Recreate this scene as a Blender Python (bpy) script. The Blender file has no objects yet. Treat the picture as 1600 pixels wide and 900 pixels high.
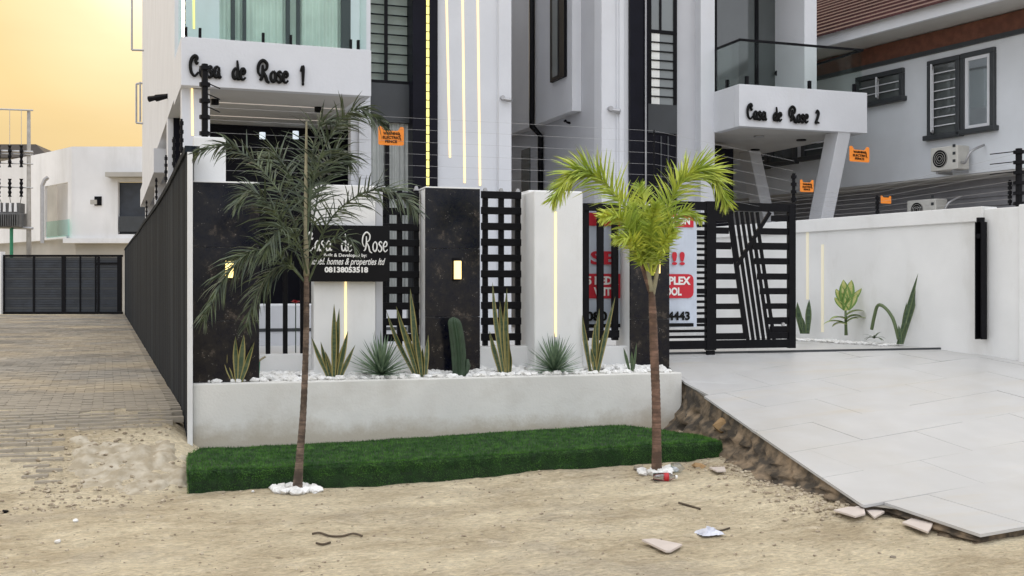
import bpy, math, random
from mathutils import Vector, Matrix, noise
random.seed(7)
sc = bpy.context.scene
# ------------------------------------------------------------------ camera
F_PX = 1750.0; CAMZ = 1.6; TH = math.atan(0.36)
cam = bpy.data.cameras.new("camera"); cam.sensor_width = 36; cam.lens = 36*F_PX/1600
cam.clip_end = 2000; cam.clip_start = 0.05
co = bpy.data.objects.new("camera", cam); sc.collection.objects.link(co)
co.location = (0, 0, CAMZ); co.rotation_euler = (math.radians(90), 0, -TH); sc.camera = co
# ------------------------------------------------------------------ sky, sun, exposure
SUN_EL = math.radians(16); SUN_AZ = math.radians(2.5)      # azimuth from +Y, clockwise positive
w = bpy.data.worlds.new("World"); sc.world = w; w.use_nodes = True
nt = w.node_tree; bg = nt.nodes['Background']; NN = nt.nodes.new; LK = nt.links.new
sky = NN('ShaderNodeTexSky'); sky.sky_type = 'NISHITA'; sky.sun_disc = False
sky.sun_elevation = SUN_EL; sky.sun_rotation = SUN_AZ
sky.air_density = 1.2; sky.dust_density = 4.0; sky.ozone_density = 1.0; sky.altitude = 0
sd = Vector((math.sin(SUN_AZ)*math.cos(SUN_EL), math.cos(SUN_AZ)*math.cos(SUN_EL), math.sin(SUN_EL)))
# a thin, even haze layer over the clear sky: warm round the low sun, neutral elsewhere
tcw = NN('ShaderNodeTexCoord'); dt = NN('ShaderNodeVectorMath'); dt.operation = 'DOT_PRODUCT'; dt.inputs[1].default_value = sd
nrm = NN('ShaderNodeVectorMath'); nrm.operation = 'NORMALIZE'; LK(tcw.outputs['Generated'], nrm.inputs[0]); LK(nrm.outputs[0], dt.inputs[0])
ac = NN('ShaderNodeMath'); ac.operation = 'ARCCOSINE'; LK(dt.outputs['Value'], ac.inputs[0])
mrw = NN('ShaderNodeMapRange'); mrw.inputs[1].default_value = 0; mrw.inputs[2].default_value = math.pi; LK(ac.outputs[0], mrw.inputs[0])
crw = NN('ShaderNodeValToRGB'); ew = crw.color_ramp.elements
ew[0].position = 0; ew[0].color = (1.0, .93, .70, 1); ew[1].position = 1; ew[1].color = (.69, .72, .80, 1)
for p_, c_ in ((.025, (.66, .54, .33, 1)), (.05, (.58, .43, .21, 1)), (.09, (.55, .41, .205, 1)), (.14, (.53, .415, .255, 1)), (.22, (.55, .46, .36, 1)), (.42, (.74, .75, .77, 1))):
    e_ = ew.new(p_); e_.color = c_
nzw = NN('ShaderNodeTexNoise'); nzw.inputs['Scale'].default_value = 2.2; nzw.inputs['Detail'].default_value = 5
mpw = NN('ShaderNodeMapping'); mpw.inputs['Scale'].default_value = (1, 1, 4); LK(tcw.outputs['Generated'], mpw.inputs[0]); LK(mpw.outputs[0], nzw.inputs['Vector'])
mrn = NN('ShaderNodeMapRange'); mrn.inputs[1].default_value = .3; mrn.inputs[2].default_value = .7; mrn.inputs[3].default_value = 8.8; mrn.inputs[4].default_value = 10.8; LK(nzw.outputs['Fac'], mrn.inputs[0])
LK(mrw.outputs[0], crw.inputs[0])
# an overcast dome is brighter towards the zenith
spz = NN('ShaderNodeSeparateXYZ'); LK(nrm.outputs[0], spz.inputs[0])
zen = NN('ShaderNodeMapRange'); zen.inputs[1].default_value = 0; zen.inputs[2].default_value = 1; zen.inputs[3].default_value = .90; zen.inputs[4].default_value = 1.75; LK(spz.outputs[2], zen.inputs[0])
mlz = NN('ShaderNodeMath'); mlz.operation = 'MULTIPLY'; LK(mrn.outputs[0], mlz.inputs[0]); LK(zen.outputs[0], mlz.inputs[1])
scw = NN('ShaderNodeVectorMath'); scw.operation = 'SCALE'; LK(crw.outputs[0], scw.inputs[0]); LK(mlz.outputs[0], scw.inputs['Scale'])
mxw = NN('ShaderNodeMix'); mxw.data_type = 'RGBA'; mxw.inputs[0].default_value = .995
LK(sky.outputs[0], mxw.inputs[6]); LK(scw.outputs[0], mxw.inputs[7]); LK(mxw.outputs[2], bg.inputs[0]); bg.inputs[1].default_value = 0.10
sun = bpy.data.lights.new("sun", 'SUN'); sun.energy = 0.5; sun.angle = math.radians(14); sun.color = (1, .82, .58)
so = bpy.data.objects.new("sun", sun); sc.collection.objects.link(so)
so.rotation_euler = sd.to_track_quat('Z', 'Y').to_euler()
sc.view_settings.view_transform = 'Standard'; sc.view_settings.look = 'None'
sc.view_settings.exposure = 0.64; sc.view_settings.gamma = 1
sc.cycles.max_bounces = 7; sc.cycles.transparent_max_bounces = 12
# ------------------------------------------------------------------ frames
S, Cc = math.sin(TH), math.cos(TH)
def raydir(px):
    r = (px-800)/F_PX
    return (S+Cc*r, Cc-S*r)
def P(px, py, t):
    d = raydir(px); return (d[0]*t, d[1]*t, CAMZ+(450-py)/F_PX*t)
def G(px, py, z=0.0):
    return P(px, py, F_PX*(CAMZ-z)/(py-450))
class Frame:
    def __init__(s, ox, oy, deg):
        s.o = (ox, oy); s.a = math.radians(deg)
        s.u = (math.cos(s.a), math.sin(s.a)); s.v = (-math.sin(s.a), math.cos(s.a))
    def loc(s, p):
        dx, dy = p[0]-s.o[0], p[1]-s.o[1]
        return (dx*s.u[0]+dy*s.u[1], dx*s.v[0]+dy*s.v[1])
    def world(s, u, v, z=0):
        return (s.o[0]+u*s.u[0]+v*s.v[0], s.o[1]+u*s.u[1]+v*s.v[1], z)
    def tv(s, px, v):      # t where the ray of px meets plane v
        d = raydir(px); k = d[0]*s.v[0]+d[1]*s.v[1]
        return (v+s.o[0]*s.v[0]+s.o[1]*s.v[1])/k
    def tu(s, px, u):
        d = raydir(px); k = d[0]*s.u[0]+d[1]*s.u[1]
        return (u+s.o[0]*s.u[0]+s.o[1]*s.u[1])/k
    def U(s, px, v):
        t = s.tv(px, v); d = raydir(px); return s.loc((d[0]*t, d[1]*t))[0]
    def V(s, px, u):
        t = s.tu(px, u); d = raydir(px); return s.loc((d[0]*t, d[1]*t))[1]
    def Z(s, px, py, v):
        return CAMZ+(450-py)/F_PX*s.tv(px, v)
    def Zu(s, px, py, u):
        return CAMZ+(450-py)/F_PX*s.tu(px, u)
H = Frame(0, 0, 0)                       # the two houses and the lane
FN = Frame(0.695, 10.335, -3.19)         # the front fence, u=0 at the planter's left end
R = Frame(9.456, 9.67, 8.3)              # right boundary wall and the house next door
CF = Frame(0, 0, -math.degrees(TH))      # far buildings at the lane's end (u right, v distance)
# ------------------------------------------------------------------ materials
def srgb(r, g, b):
    f = lambda c: ((c/255+.055)/1.055)**2.4 if c > 10 else c/255/12.92
    return (f(r), f(g), f(b), 1)
MATS = {}
def mat(name, col, rough=.6, var=.12, scale=3.0, bump=.15, bscale=40, metal=0, spec=.5, col2=None, detail=6, mixc=(.4, .65)):
    m = bpy.data.materials.new(name); m.use_nodes = True; n = m.node_tree.nodes; l = m.node_tree.links
    b = n['Principled BSDF']; b.inputs['Roughness'].default_value = rough; b.inputs['Metallic'].default_value = metal
    b.inputs['Specular IOR Level'].default_value = spec
    tc = n.new('ShaderNodeTexCoord'); nz = n.new('ShaderNodeTexNoise'); nz.inputs['Scale'].default_value = scale; nz.inputs['Detail'].default_value = detail
    l.new(tc.outputs['Object'], nz.inputs['Vector'])
    cr = n.new('ShaderNodeValToRGB'); cr.color_ramp.elements[0].position = mixc[0]; cr.color_ramp.elements[1].position = mixc[1]
    c = list(col[:3])
    cr.color_ramp.elements[0].color = [x*(1-var) for x in c]+[1] if col2 is None else list(col2[:3])+[1]
    cr.color_ramp.elements[1].color = c+[1]
    l.new(nz.outputs['Fac'], cr.inputs[0]); l.new(cr.outputs[0], b.inputs['Base Color'])
    if bump:
        n2 = n.new('ShaderNodeTexNoise'); n2.inputs['Scale'].default_value = bscale; n2.inputs['Detail'].default_value = 4
        l.new(tc.outputs['Object'], n2.inputs['Vector'])
        bp = n.new('ShaderNodeBump'); bp.inputs['Strength'].default_value = bump; bp.inputs['Distance'].default_value = .01
        l.new(n2.outputs['Fac'], bp.inputs['Height']); l.new(bp.outputs[0], b.inputs['Normal'])
    MATS[name] = m; return m
def dirt_overlay(m, col, zscale=(2, 2, .5), lo=.55, hi=.8, amount=.5):
    """weather stains: a second stretched noise mixed in over the base colour"""
    n = m.node_tree.nodes; l = m.node_tree.links; b = n['Principled BSDF']
    src = b.inputs['Base Color'].links[0].from_socket
    tc = n.new('ShaderNodeTexCoord'); mp = n.new('ShaderNodeMapping'); mp.inputs['Scale'].default_value = zscale
    nz = n.new('ShaderNodeTexNoise'); nz.inputs['Scale'].default_value = 1; nz.inputs['Detail'].default_value = 8; nz.inputs['Roughness'].default_value = .65
    mr = n.new('ShaderNodeMapRange'); mr.inputs[1].default_value = lo; mr.inputs[2].default_value = hi; mr.inputs[4].default_value = amount
    mx = n.new('ShaderNodeMix'); mx.data_type = 'RGBA'; mx.inputs[7].default_value = col
    l.new(tc.outputs['Object'], mp.inputs[0]); l.new(mp.outputs[0], nz.inputs['Vector']); l.new(nz.outputs['Fac'], mr.inputs[0])
    l.new(mr.outputs[0], mx.inputs[0]); l.new(src, mx.inputs[6]); l.new(mx.outputs[2], b.inputs['Base Color'])
def emis(name, col, st):
    m = bpy.data.materials.new(name); m.use_nodes = True; b = m.node_tree.nodes['Principled BSDF']
    b.inputs['Base Color'].default_value = col; b.inputs['Emission Color'].default_value = col; b.inputs['Emission Strength'].default_value = st
    return m
def glass(name, tint, refl=.12, rough=.02):
    m = bpy.data.materials.new(name); m.use_nodes = True; n = m.node_tree.nodes; l = m.node_tree.links
    for x in list(n):
        if x.type != 'OUTPUT_MATERIAL': n.remove(x)
    out = [x for x in n if x.type == 'OUTPUT_MATERIAL'][0]
    tr = n.new('ShaderNodeBsdfTransparent'); tr.inputs[0].default_value = tint
    gl = n.new('ShaderNodeBsdfGlossy'); gl.inputs['Roughness'].default_value = rough; gl.inputs[0].default_value = (.9, 1, .97, 1)
    fr = n.new('ShaderNodeLayerWeight'); fr.inputs[0].default_value = refl
    mx = n.new('ShaderNodeMixShader')
    l.new(fr.outputs['Fresnel'], mx.inputs[0]); l.new(tr.outputs[0], mx.inputs[1]); l.new(gl.outputs[0], mx.inputs[2]); l.new(mx.outputs[0], out.inputs[0])
    return m
WHITE = mat("white_paint", (.66, .675, .71), .7, .06, 1.2, .3, 22); dirt_overlay(WHITE, (.52, .51, .48, 1), (1.5, 1.5, .35), .56, .85, .35)
FWHITE = mat("fence_white_paint", (.77, .775, .77), .75, .07, 1.6, .15, 70); dirt_overlay(FWHITE, (.44, .42, .37, 1), (2, 2, .8), .52, .82, .45)
PLWHITE = mat("planter_render", (.73, .72, .68), .8, .09, 2.2, .25, 55); dirt_overlay(PLWHITE, (.40, .36, .29, 1), (1.6, 1.6, 2.2), .5, .8, .5)
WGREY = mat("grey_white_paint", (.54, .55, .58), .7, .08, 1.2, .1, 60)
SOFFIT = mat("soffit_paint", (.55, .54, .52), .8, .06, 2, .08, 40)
BLACKM = mat("black_steel", (.006, .006, .008), .45, .3, 12, .2, 80, spec=.12)
BLACKC = mat("black_cladding", (.006, .006, .012), .35, .3, 3, .03, 30, spec=.12)
DGREY = mat("dark_grey_panel", (.04, .045, .05), .5, .15, 3, .05, 40)
CHAR = mat("charcoal_render", (.009, .013, .019), .9, .25, 2, .4, 50, spec=.1); dirt_overlay(CHAR, (.040, .046, .052, 1), (7, 7, .12), .46, .62, .85)
CONC = mat("raw_concrete", (.30, .28, .24), .9, .3, 5, .8, 30)
DIRT = mat("dirt_bank", (.27, .20, .13), .95, .5, 7, 1.0, 25, col2=(.055, .045, .034))
CURTG = mat('grey_curtain_fabric', (.46, .48, .46), .9, .12, 3, .1, 30)
CURT = mat("curtain_fabric", (.84, .85, .82), .9, .12, 3, .1, 30)
DARKGL = mat("dark_window_glass", (.075, .085, .085), .05, .1, 2, 0, 10, spec=1.0)
PANE = mat("window_pane", (.16, .18, .18), .04, .1, 2, 0, 10, spec=1.0)
GRASS = mat("artificial_turf", (.016, .05, .010), .85, .5, 14, .3, 200, col2=(.008, .025, .006))
PEB = mat("white_pebble", (.86, .86, .85), .7, .25, 9, .2, 50, col2=(.66, .65, .62))
ORANGE = mat("orange_plastic", (.85, .25, .015), .5, .08, 5, .03, 50)
BLACKT = mat("black_print", (.006, .006, .006), .6, .1, 5, 0, 50, spec=.15)
WHITET = mat("white_print", (.8, .8, .78), .6, .05, 5, 0, 50)
REDT = mat("red_print", (.55, .012, .03), .6, .1, 5, 0, 50)
BANNER = mat("banner_vinyl", (.56, .62, .72), .45, .1, 6, .1, 8)
BROWN = mat("brown_fascia", (.17, .062, .035), .7, .3, 8, .3, 30)
ROOFR = mat("red_roof_tile", (.085, .026, .026), .6, .35, 6, .3, 40)
BARK = mat("palm_bark", (.25, .18, .135), .9, .4, 10, .8, 60, col2=(.07, .05, .035))
BARKR = mat("reddish_palm_bark", (.27, .16, .115), .9, .4, 8, .8, 60, col2=(.09, .055, .035))
PALMD = mat("dark_palm_leaf", (.088, .118, .055), .5, .5, 9, .05, 30, col2=(.034, .050, .030))
PALMY = mat("yellow_green_palm_leaf", (.55, .60, .085), .5, .4, 5, .05, 30, col2=(.28, .38, .05))
SPEAR = mat("palm_spear", (.30, .27, .17), .7, .3, 8, .2, 30)
CACT = mat("cactus_skin", (.040, .075, .038), .6, .3, 12, .3, 60)
AGAV = mat("agave_leaf", (.22, .30, .19), .55, .3, 9, .05, 40, col2=(.09, .15, .09))
ALU = mat("grey_metal", (.42, .42, .43), .4, .1, 8, .05, 40, metal=.6)
ACW = mat("ac_casing", (.58, .57, .53), .6, .12, 6, .1, 40)
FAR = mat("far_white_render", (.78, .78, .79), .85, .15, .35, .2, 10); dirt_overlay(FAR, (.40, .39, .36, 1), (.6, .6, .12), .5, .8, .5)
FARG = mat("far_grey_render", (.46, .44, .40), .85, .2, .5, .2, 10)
FARROOF = mat("far_dark_roof", (.035, .03, .03), .8, .3, 2, .2, 10)
GATEG = mat("lane_gate_steel", (.028, .036, .05), .5, .4, 2, .1, 20)
GREENP = mat("green_plastic", (.02, .20, .10), .5, .1, 8, .05, 40)
REDP = mat("red_plastic", (.5, .02, .03), .4, .1, 8, .05, 40)
CLEARP = glass("clear_plastic", (.86, .88, .92, 1), .35, .15)
GLASSR = glass("railing_glass", (.90, .975, .955, 1), .10)
GLASSD = glass("clear_railing_glass", (.93, .955, .942, 1), .10)
LED = emis("warm_led", (1, .75, .36, 1), .72)
LEDW = emis("pale_led", (.86, .80, .62, 1), .08)
LEDY = emis("yellow_led", (.95, .85, .25, 1), .55)
LAMP = emis("lamp_glow", (1, .75, .28, 1), 1.2)
LAMPW = emis("cool_lamp_glow", (.8, .9, 1, 1), .5)
def splash(m, z0, z1, col, amount=.8):
    """mud splashed up from the ground: a ragged band of dirt in the paint's colour"""
    n = m.node_tree.nodes; l = m.node_tree.links; b = n['Principled BSDF']; src = b.inputs['Base Color'].links[0].from_socket
    tc = n.new('ShaderNodeTexCoord'); sp = n.new('ShaderNodeSeparateXYZ'); l.new(tc.outputs['Object'], sp.inputs[0])
    nz = n.new('ShaderNodeTexNoise'); nz.inputs['Scale'].default_value = 4; nz.inputs['Detail'].default_value = 9; nz.inputs['Roughness'].default_value = .75; l.new(tc.outputs['Object'], nz.inputs['Vector'])
    ma = n.new('ShaderNodeMath'); ma.operation = 'MULTIPLY_ADD'; ma.inputs[1].default_value = -(z1-z0)*2.2; l.new(nz.outputs['Fac'], ma.inputs[0]); l.new(sp.outputs[2], ma.inputs[2])
    mr = n.new('ShaderNodeMapRange'); mr.inputs[1].default_value = z0-(z1-z0)*1.1; mr.inputs[2].default_value = z1-(z1-z0)*1.1; mr.inputs[3].default_value = amount; mr.inputs[4].default_value = 0; l.new(ma.outputs[0], mr.inputs[0])
    mx = n.new('ShaderNodeMix'); mx.data_type = 'RGBA'; mx.inputs[7].default_value = col
    l.new(mr.outputs[0], mx.inputs[0]); l.new(src, mx.inputs[6]); l.new(mx.outputs[2], b.inputs['Base Color'])
splash(PLWHITE, .14, .30, (.38, .32, .23, 1), .7)
# floor tile: pale grey porcelain
TILE = mat("driveway_tile", (.51, .51, .505), .42, .07, 2.5, .04, 60); dirt_overlay(TILE, (.44, .42, .38, 1), (1.1, 1.1, 1.1), .45, .72, .55); dirt_overlay(TILE, (.48, .42, .32, 1), (.7, 5, 1), .55, .75, .45)
TILEC = mat("broken_tile", (.62, .55, .50), .5, .1, 6, .1, 60)
STONEO = mat("orange_stone", (.42, .27, .13), .9, .3, 8, .6, 30)
def granite():
    m = bpy.data.materials.new("black_granite"); m.use_nodes = True; n = m.node_tree.nodes; l = m.node_tree.links
    b = n['Principled BSDF']; b.inputs['Roughness'].default_value = .16; b.inputs['Specular IOR Level'].default_value = .24
    tc = n.new('ShaderNodeTexCoord'); nz = n.new('ShaderNodeTexNoise'); nz.inputs['Scale'].default_value = 4.5; nz.inputs['Detail'].default_value = 12; nz.inputs['Roughness'].default_value = .78
    cr = n.new('ShaderNodeValToRGB'); e = cr.color_ramp.elements
    e[0].position = .42; e[0].color = (.003, .004, .010, 1); e[1].position = .68; e[1].color = (.105, .085, .070, 1)
    x = e.new(.56); x.color = (.014, .013, .014, 1)
    vo = n.new('ShaderNodeTexVoronoi'); vo.inputs['Scale'].default_value = 38
    v2 = n.new('ShaderNodeValToRGB'); v2.color_ramp.elements[0].position = .0; v2.color_ramp.elements[0].color = (.42, .40, .38, 1); v2.color_ramp.elements[1].position = .16; v2.color_ramp.elements[1].color = (0, 0, 0, 1)
    n3 = n.new('ShaderNodeTexNoise'); n3.inputs['Scale'].default_value = 9
    mr = n.new('ShaderNodeMapRange'); mr.inputs[1].default_value = .5; mr.inputs[2].default_value = .62
    ad = n.new('ShaderNodeMix'); ad.data_type = 'RGBA'; ad.blend_type = 'ADD'
    for a in (nz, vo, n3): l.new(tc.outputs['Object'], a.inputs['Vector'])
    l.new(nz.outputs['Fac'], cr.inputs[0]); l.new(vo.outputs['Distance'], v2.inputs[0]); l.new(n3.outputs['Fac'], mr.inputs[0])
    l.new(mr.outputs[0], ad.inputs[0]); l.new(cr.outputs[0], ad.inputs[6]); l.new(v2.outputs[0], ad.inputs[7]); l.new(ad.outputs[2], b.inputs['Base Color'])
    return m
GRAN = granite()
def snake_mat(name, c1, c2, edge):
    m = bpy.data.materials.new(name); m.use_nodes = True; n = m.node_tree.nodes; l = m.node_tree.links
    b = n['Principled BSDF']; b.inputs['Roughness'].default_value = .45
    uv = n.new('ShaderNodeUVMap'); sp = n.new('ShaderNodeSeparateXYZ'); l.new(uv.outputs[0], sp.inputs[0])
    sb = n.new('ShaderNodeMath'); sb.operation = 'SUBTRACT'; sb.inputs[1].default_value = .5; l.new(sp.outputs[0], sb.inputs[0])
    ab = n.new('ShaderNodeMath'); ab.operation = 'ABSOLUTE'; l.new(sb.outputs[0], ab.inputs[0])
    gt = n.new('ShaderNodeMapRange'); gt.inputs[1].default_value = .27; gt.inputs[2].default_value = .33; l.new(ab.outputs[0], gt.inputs[0])
    wv = n.new('ShaderNodeTexNoise'); wv.inputs['Scale'].default_value = 26; wv.inputs['Detail'].default_value = 3
    tc = n.new('ShaderNodeTexCoord'); mp = n.new('ShaderNodeMapping'); mp.inputs['Scale'].default_value = (.4, .4, 1.5)
    l.new(tc.outputs['Object'], mp.inputs[0]); l.new(mp.outputs[0], wv.inputs['Vector'])
    cr = n.new('ShaderNodeValToRGB'); cr.color_ramp.elements[0].color = c1; cr.color_ramp.elements[1].color = c2
    cr.color_ramp.elements[0].position = .45; cr.color_ramp.elements[1].position = .55
    l.new(wv.outputs['Fac'], cr.inputs[0])
    mx = n.new('ShaderNodeMix'); mx.data_type = 'RGBA'; mx.inputs[7].default_value = edge
    l.new(gt.outputs[0], mx.inputs[0]); l.new(cr.outputs[0], mx.inputs[6]); l.new(mx.outputs[2], b.inputs['Base Color'])
    return m
SNAKE = snake_mat("snake_plant_leaf", (.035, .07, .03, 1), (.075, .10, .045, 1), (.27, .23, .075, 1))
SNAKED = snake_mat("dark_snake_plant_leaf", (.03, .06, .028, 1), (.06, .10, .045, 1), (.09, .13, .05, 1))
dirt_overlay(BARK, (.05, .035, .028, 1), (3, 3, 34), .46, .56, .7); dirt_overlay(BARKR, (.075, .045, .032, 1), (3, 3, 30), .46, .56, .7)
YLEAF = snake_mat("yellow_leaf", (.42, .44, .12, 1), (.50, .50, .20, 1), (.14, .25, .05, 1))
def sand():
    m = bpy.data.materials.new("sandy_ground"); m.use_nodes = True; n = m.node_tree.nodes; l = m.node_tree.links
    b = n['Principled BSDF']; b.inputs['Roughness'].default_value = .95; b.inputs['Specular IOR Level'].default_value = .15
    tc = n.new('ShaderNodeTexCoord')
    def noise_(sc_, det=8, ro=.6, st=(1, 1, 1)):
        mp = n.new('ShaderNodeMapping'); mp.inputs['Scale'].default_value = st; l.new(tc.outputs['Object'], mp.inputs[0])
        z = n.new('ShaderNodeTexNoise'); z.inputs['Scale'].default_value = sc_; z.inputs['Detail'].default_value = det; z.inputs['Roughness'].default_value = ro
        l.new(mp.outputs[0], z.inputs['Vector']); return z
    a = noise_(1.1, 11, .66, (.85, 1.25, 1)); cr = n.new('ShaderNodeValToRGB'); e = cr.color_ramp.elements
    e[0].position = .38; e[0].color = (.43, .355, .24, 1); e[1].position = .62; e[1].color = (.67, .585, .42, 1)
    l.new(a.outputs['Fac'], cr.inputs[0])
    # grey cementy patches
    g = noise_(.55, 8, .7); gr = n.new('ShaderNodeMapRange'); gr.inputs[1].default_value = .52; gr.inputs[2].default_value = .66; gr.inputs[4].default_value = .8
    l.new(g.outputs['Fac'], gr.inputs[0]); m1 = n.new('ShaderNodeMix'); m1.data_type = 'RGBA'; m1.inputs[7].default_value = (.42, .37, .29, 1)
    l.new(gr.outputs[0], m1.inputs[0]); l.new(cr.outputs[0], m1.inputs[6])
    # small dark specks and litter
    s1 = noise_(14, 5, .7, (1, 1.6, 1)); sr = n.new('ShaderNodeMapRange'); sr.inputs[1].default_value = .60; sr.inputs[2].default_value = .70; sr.inputs[4].default_value = .75
    l.new(s1.outputs['Fac'], sr.inputs[0]); m2 = n.new('ShaderNodeMix'); m2.data_type = 'RGBA'; m2.inputs[7].default_value = (.17, .125, .08, 1)
    l.new(sr.outputs[0], m2.inputs[0]); l.new(m1.outputs[2], m2.inputs[6])
    # pale dry patches
    s2 = noise_(5, 8, .65, (.9, 1.6, 1)); s3 = n.new('ShaderNodeMapRange'); s3.inputs[1].default_value = .54; s3.inputs[2].default_value = .68; s3.inputs[4].default_value = .6
    l.new(s2.outputs['Fac'], s3.inputs[0]); m3 = n.new('ShaderNodeMix'); m3.data_type = 'RGBA'; m3.inputs[7].default_value = (.66, .58, .44, 1)
    l.new(s3.outputs[0], m3.inputs[0]); l.new(m2.outputs[2], m3.inputs[6])
    f1 = noise_(26, 9, .75, (.7, 1.5, 1)); fr = n.new('ShaderNodeMapRange'); fr.inputs[1].default_value = .36; fr.inputs[2].default_value = .64; fr.inputs[3].default_value = .78; fr.inputs[4].default_value = 1.34
    l.new(f1.outputs['Fac'], fr.inputs[0]); fm = n.new('ShaderNodeVectorMath'); fm.operation = 'SCALE'; l.new(m3.outputs[2], fm.inputs[0]); l.new(fr.outputs[0], fm.inputs['Scale'])
    l.new(fm.outputs[0], b.inputs['Base Color'])
    h1 = noise_(6, 8, .65, (1, 1.8, 1)); h2 = noise_(45, 5, .7)
    b1 = n.new('ShaderNodeBump'); b1.inputs['Strength'].default_value = .9; b1.inputs['Distance'].default_value = .09; l.new(h1.outputs['Fac'], b1.inputs['Height'])
    b2 = n.new('ShaderNodeBump'); b2.inputs['Strength'].default_value = .7; b2.inputs['Distance'].default_value = .02; l.new(h2.outputs['Fac'], b2.inputs['Height'])
    l.new(b1.outputs[0], b2.inputs['Normal']); l.new(b2.outputs[0], b.inputs['Normal'])
    return m
SAND = sand()
PAVER = mat("sandy_paver", (.32, .30, .265), .9, .3, 1.1, .5, 60, col2=(.20, .185, .16)); dirt_overlay(PAVER, (.46, .38, .265, 1), (.45, .45, .45), .44, .66, .85)
# ------------------------------------------------------------------ mesh builder
COL = sc.collection
class MB:
    def __init__(s): s.v = []; s.f = []; s.uv = None
    def add(s, vs, fs):
        o = len(s.v); s.v += [tuple(v) for v in vs]; s.f += [tuple(i+o for i in f) for f in fs]; return s
    def box(s, x0, x1, y0, y1, z0, z1):
        if x1 < x0: x0, x1 = x1, x0
        if y1 < y0: y0, y1 = y1, y0
        if z1 < z0: z0, z1 = z1, z0
        return s.add([(x0, y0, z0), (x1, y0, z0), (x1, y1, z0), (x0, y1, z0), (x0, y0, z1), (x1, y0, z1), (x1, y1, z1), (x0, y1, z1)],
                     [(3, 2, 1, 0), (4, 5, 6, 7), (0, 1, 5, 4), (1, 2, 6, 5), (2, 3, 7, 6), (3, 0, 4, 7)])
    def prism(s, poly, fn0, fn1):          # poly list of 2-D points; fn maps to 3-D for both ends
        n = len(poly); a = [fn0(*p) for p in poly]; b = [fn1(*p) for p in poly]
        return s.add(a+b, [tuple(range(n-1, -1, -1)), tuple(range(n, 2*n))]+[(i, (i+1) % n, n+(i+1) % n, n+i) for i in range(n)])
    def tube(s, pts, rad, n=8, squash=None):
        pts = [Vector(p) for p in pts]
        rads = rad if isinstance(rad, (list, tuple)) else [rad]*len(pts)
        vs = []; prev = None
        for i, p in enumerate(pts):
            d = (pts[min(i+1, len(pts)-1)]-pts[max(i-1, 0)])
            if d.length < 1e-9: d = Vector((0, 0, 1))
            d.normalize()
            if prev is None:
                a = Vector((0, 0, 1)) if abs(d.z) < .9 else Vector((1, 0, 0))
                x = d.cross(a).normalized()
            else:
                x = (prev-d*prev.dot(d)).normalized()
            prev = x; y = d.cross(x)
            for k in range(n):
                an = 2*math.pi*k/n
                vs.append(p+(x*math.cos(an)+y*math.sin(an))*rads[i])
        m = len(pts); fs = []
        for i in range(m-1):
            for k in range(n):
                fs.append((i*n+k, i*n+(k+1) % n, (i+1)*n+(k+1) % n, (i+1)*n+k))
        fs.append(tuple(range(n-1, -1, -1))); fs.append(tuple((m-1)*n+k for k in range(n)))
        return s.add(vs, fs)
    def cyl(s, c, r, h, n=16, axis='z', r2=None):
        c = Vector(c); ax = {'x': Vector((1, 0, 0)), 'y': Vector((0, 1, 0)), 'z': Vector((0, 0, 1))}[axis]
        return s.tube([c, c+ax*h], [r, r if r2 is None else r2], n)
    def rock(s, c, r, sq=.6, seed=0, jit=.25):
        rnd = random.Random(seed); t = (1+5**.5)/2
        vs = [(-1, t, 0), (1, t, 0), (-1, -t, 0), (1, -t, 0), (0, -1, t), (0, 1, t), (0, -1, -t), (0, 1, -t), (t, 0, -1), (t, 0, 1), (-t, 0, -1), (-t, 0, 1)]
        fs = [(0, 11, 5), (0, 5, 1), (0, 1, 7), (0, 7, 10), (0, 10, 11), (1, 5, 9), (5, 11, 4), (11, 10, 2), (10, 7, 6), (7, 1, 8), (3, 9, 4), (3, 4, 2), (3, 2, 6), (3, 6, 8), (3, 8, 9), (4, 9, 5), (2, 4, 11), (6, 2, 10), (8, 6, 7), (9, 8, 1)]
        q = rnd.random()*6.28; ex = rnd.uniform(.75, 1.3)
        out = []
        for v in vs:
            k = r/1.9*(1+rnd.uniform(-jit, jit)); x, y, z = v[0]*k*ex, v[1]*k, v[2]*k*sq
            out.append((c[0]+x*math.cos(q)-y*math.sin(q), c[1]+x*math.sin(q)+y*math.cos(q), c[2]+z))
        return s.add(out, fs)
    def mesh(s, name, m, org=(0, 0, 0), smooth=False):
        me = bpy.data.meshes.new(name)
        me.from_pydata([(a-org[0], b-org[1], c-org[2]) for a, b, c in s.v], [], s.f)
        if m: me.materials.append(m)
        if s.uv is not None:
            ul = me.uv_layers.new(name="UVMap")
            for lp in me.loops: ul.data[lp.index].uv = s.uv[lp.vertex_index]
        if smooth: me.polygons.foreach_set('use_smooth', [True]*len(me.polygons))
        me.update(); return me
    def build(s, name, m, parent=None, frame=None, smooth=False, bevel=0, org=None):
        """org: frame coords of the object's own origin (top level) ; parts inherit parent's frame and origin"""
        if parent is not None:
            org = parent['_org']; o = bpy.data.objects.new(name, s.mesh(name, m, org, smooth)); COL.objects.link(o); o.parent = parent
            o['_org'] = org
        else:
            if org is None:
                xs = [v[0] for v in s.v]; ys = [v[1] for v in s.v]; org = ((min(xs)+max(xs))/2, (min(ys)+max(ys))/2, min(v[2] for v in s.v))
            o = bpy.data.objects.new(name, s.mesh(name, m, org, smooth)); COL.objects.link(o)
            fr = frame or H; o.location = fr.world(*org); o.rotation_euler = (0, 0, fr.a); o['_org'] = org
        if bevel:
            b = o.modifiers.new("bevel", 'BEVEL'); b.width = bevel; b.segments = 2; b.limit_method = 'ANGLE'
        return o
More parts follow.
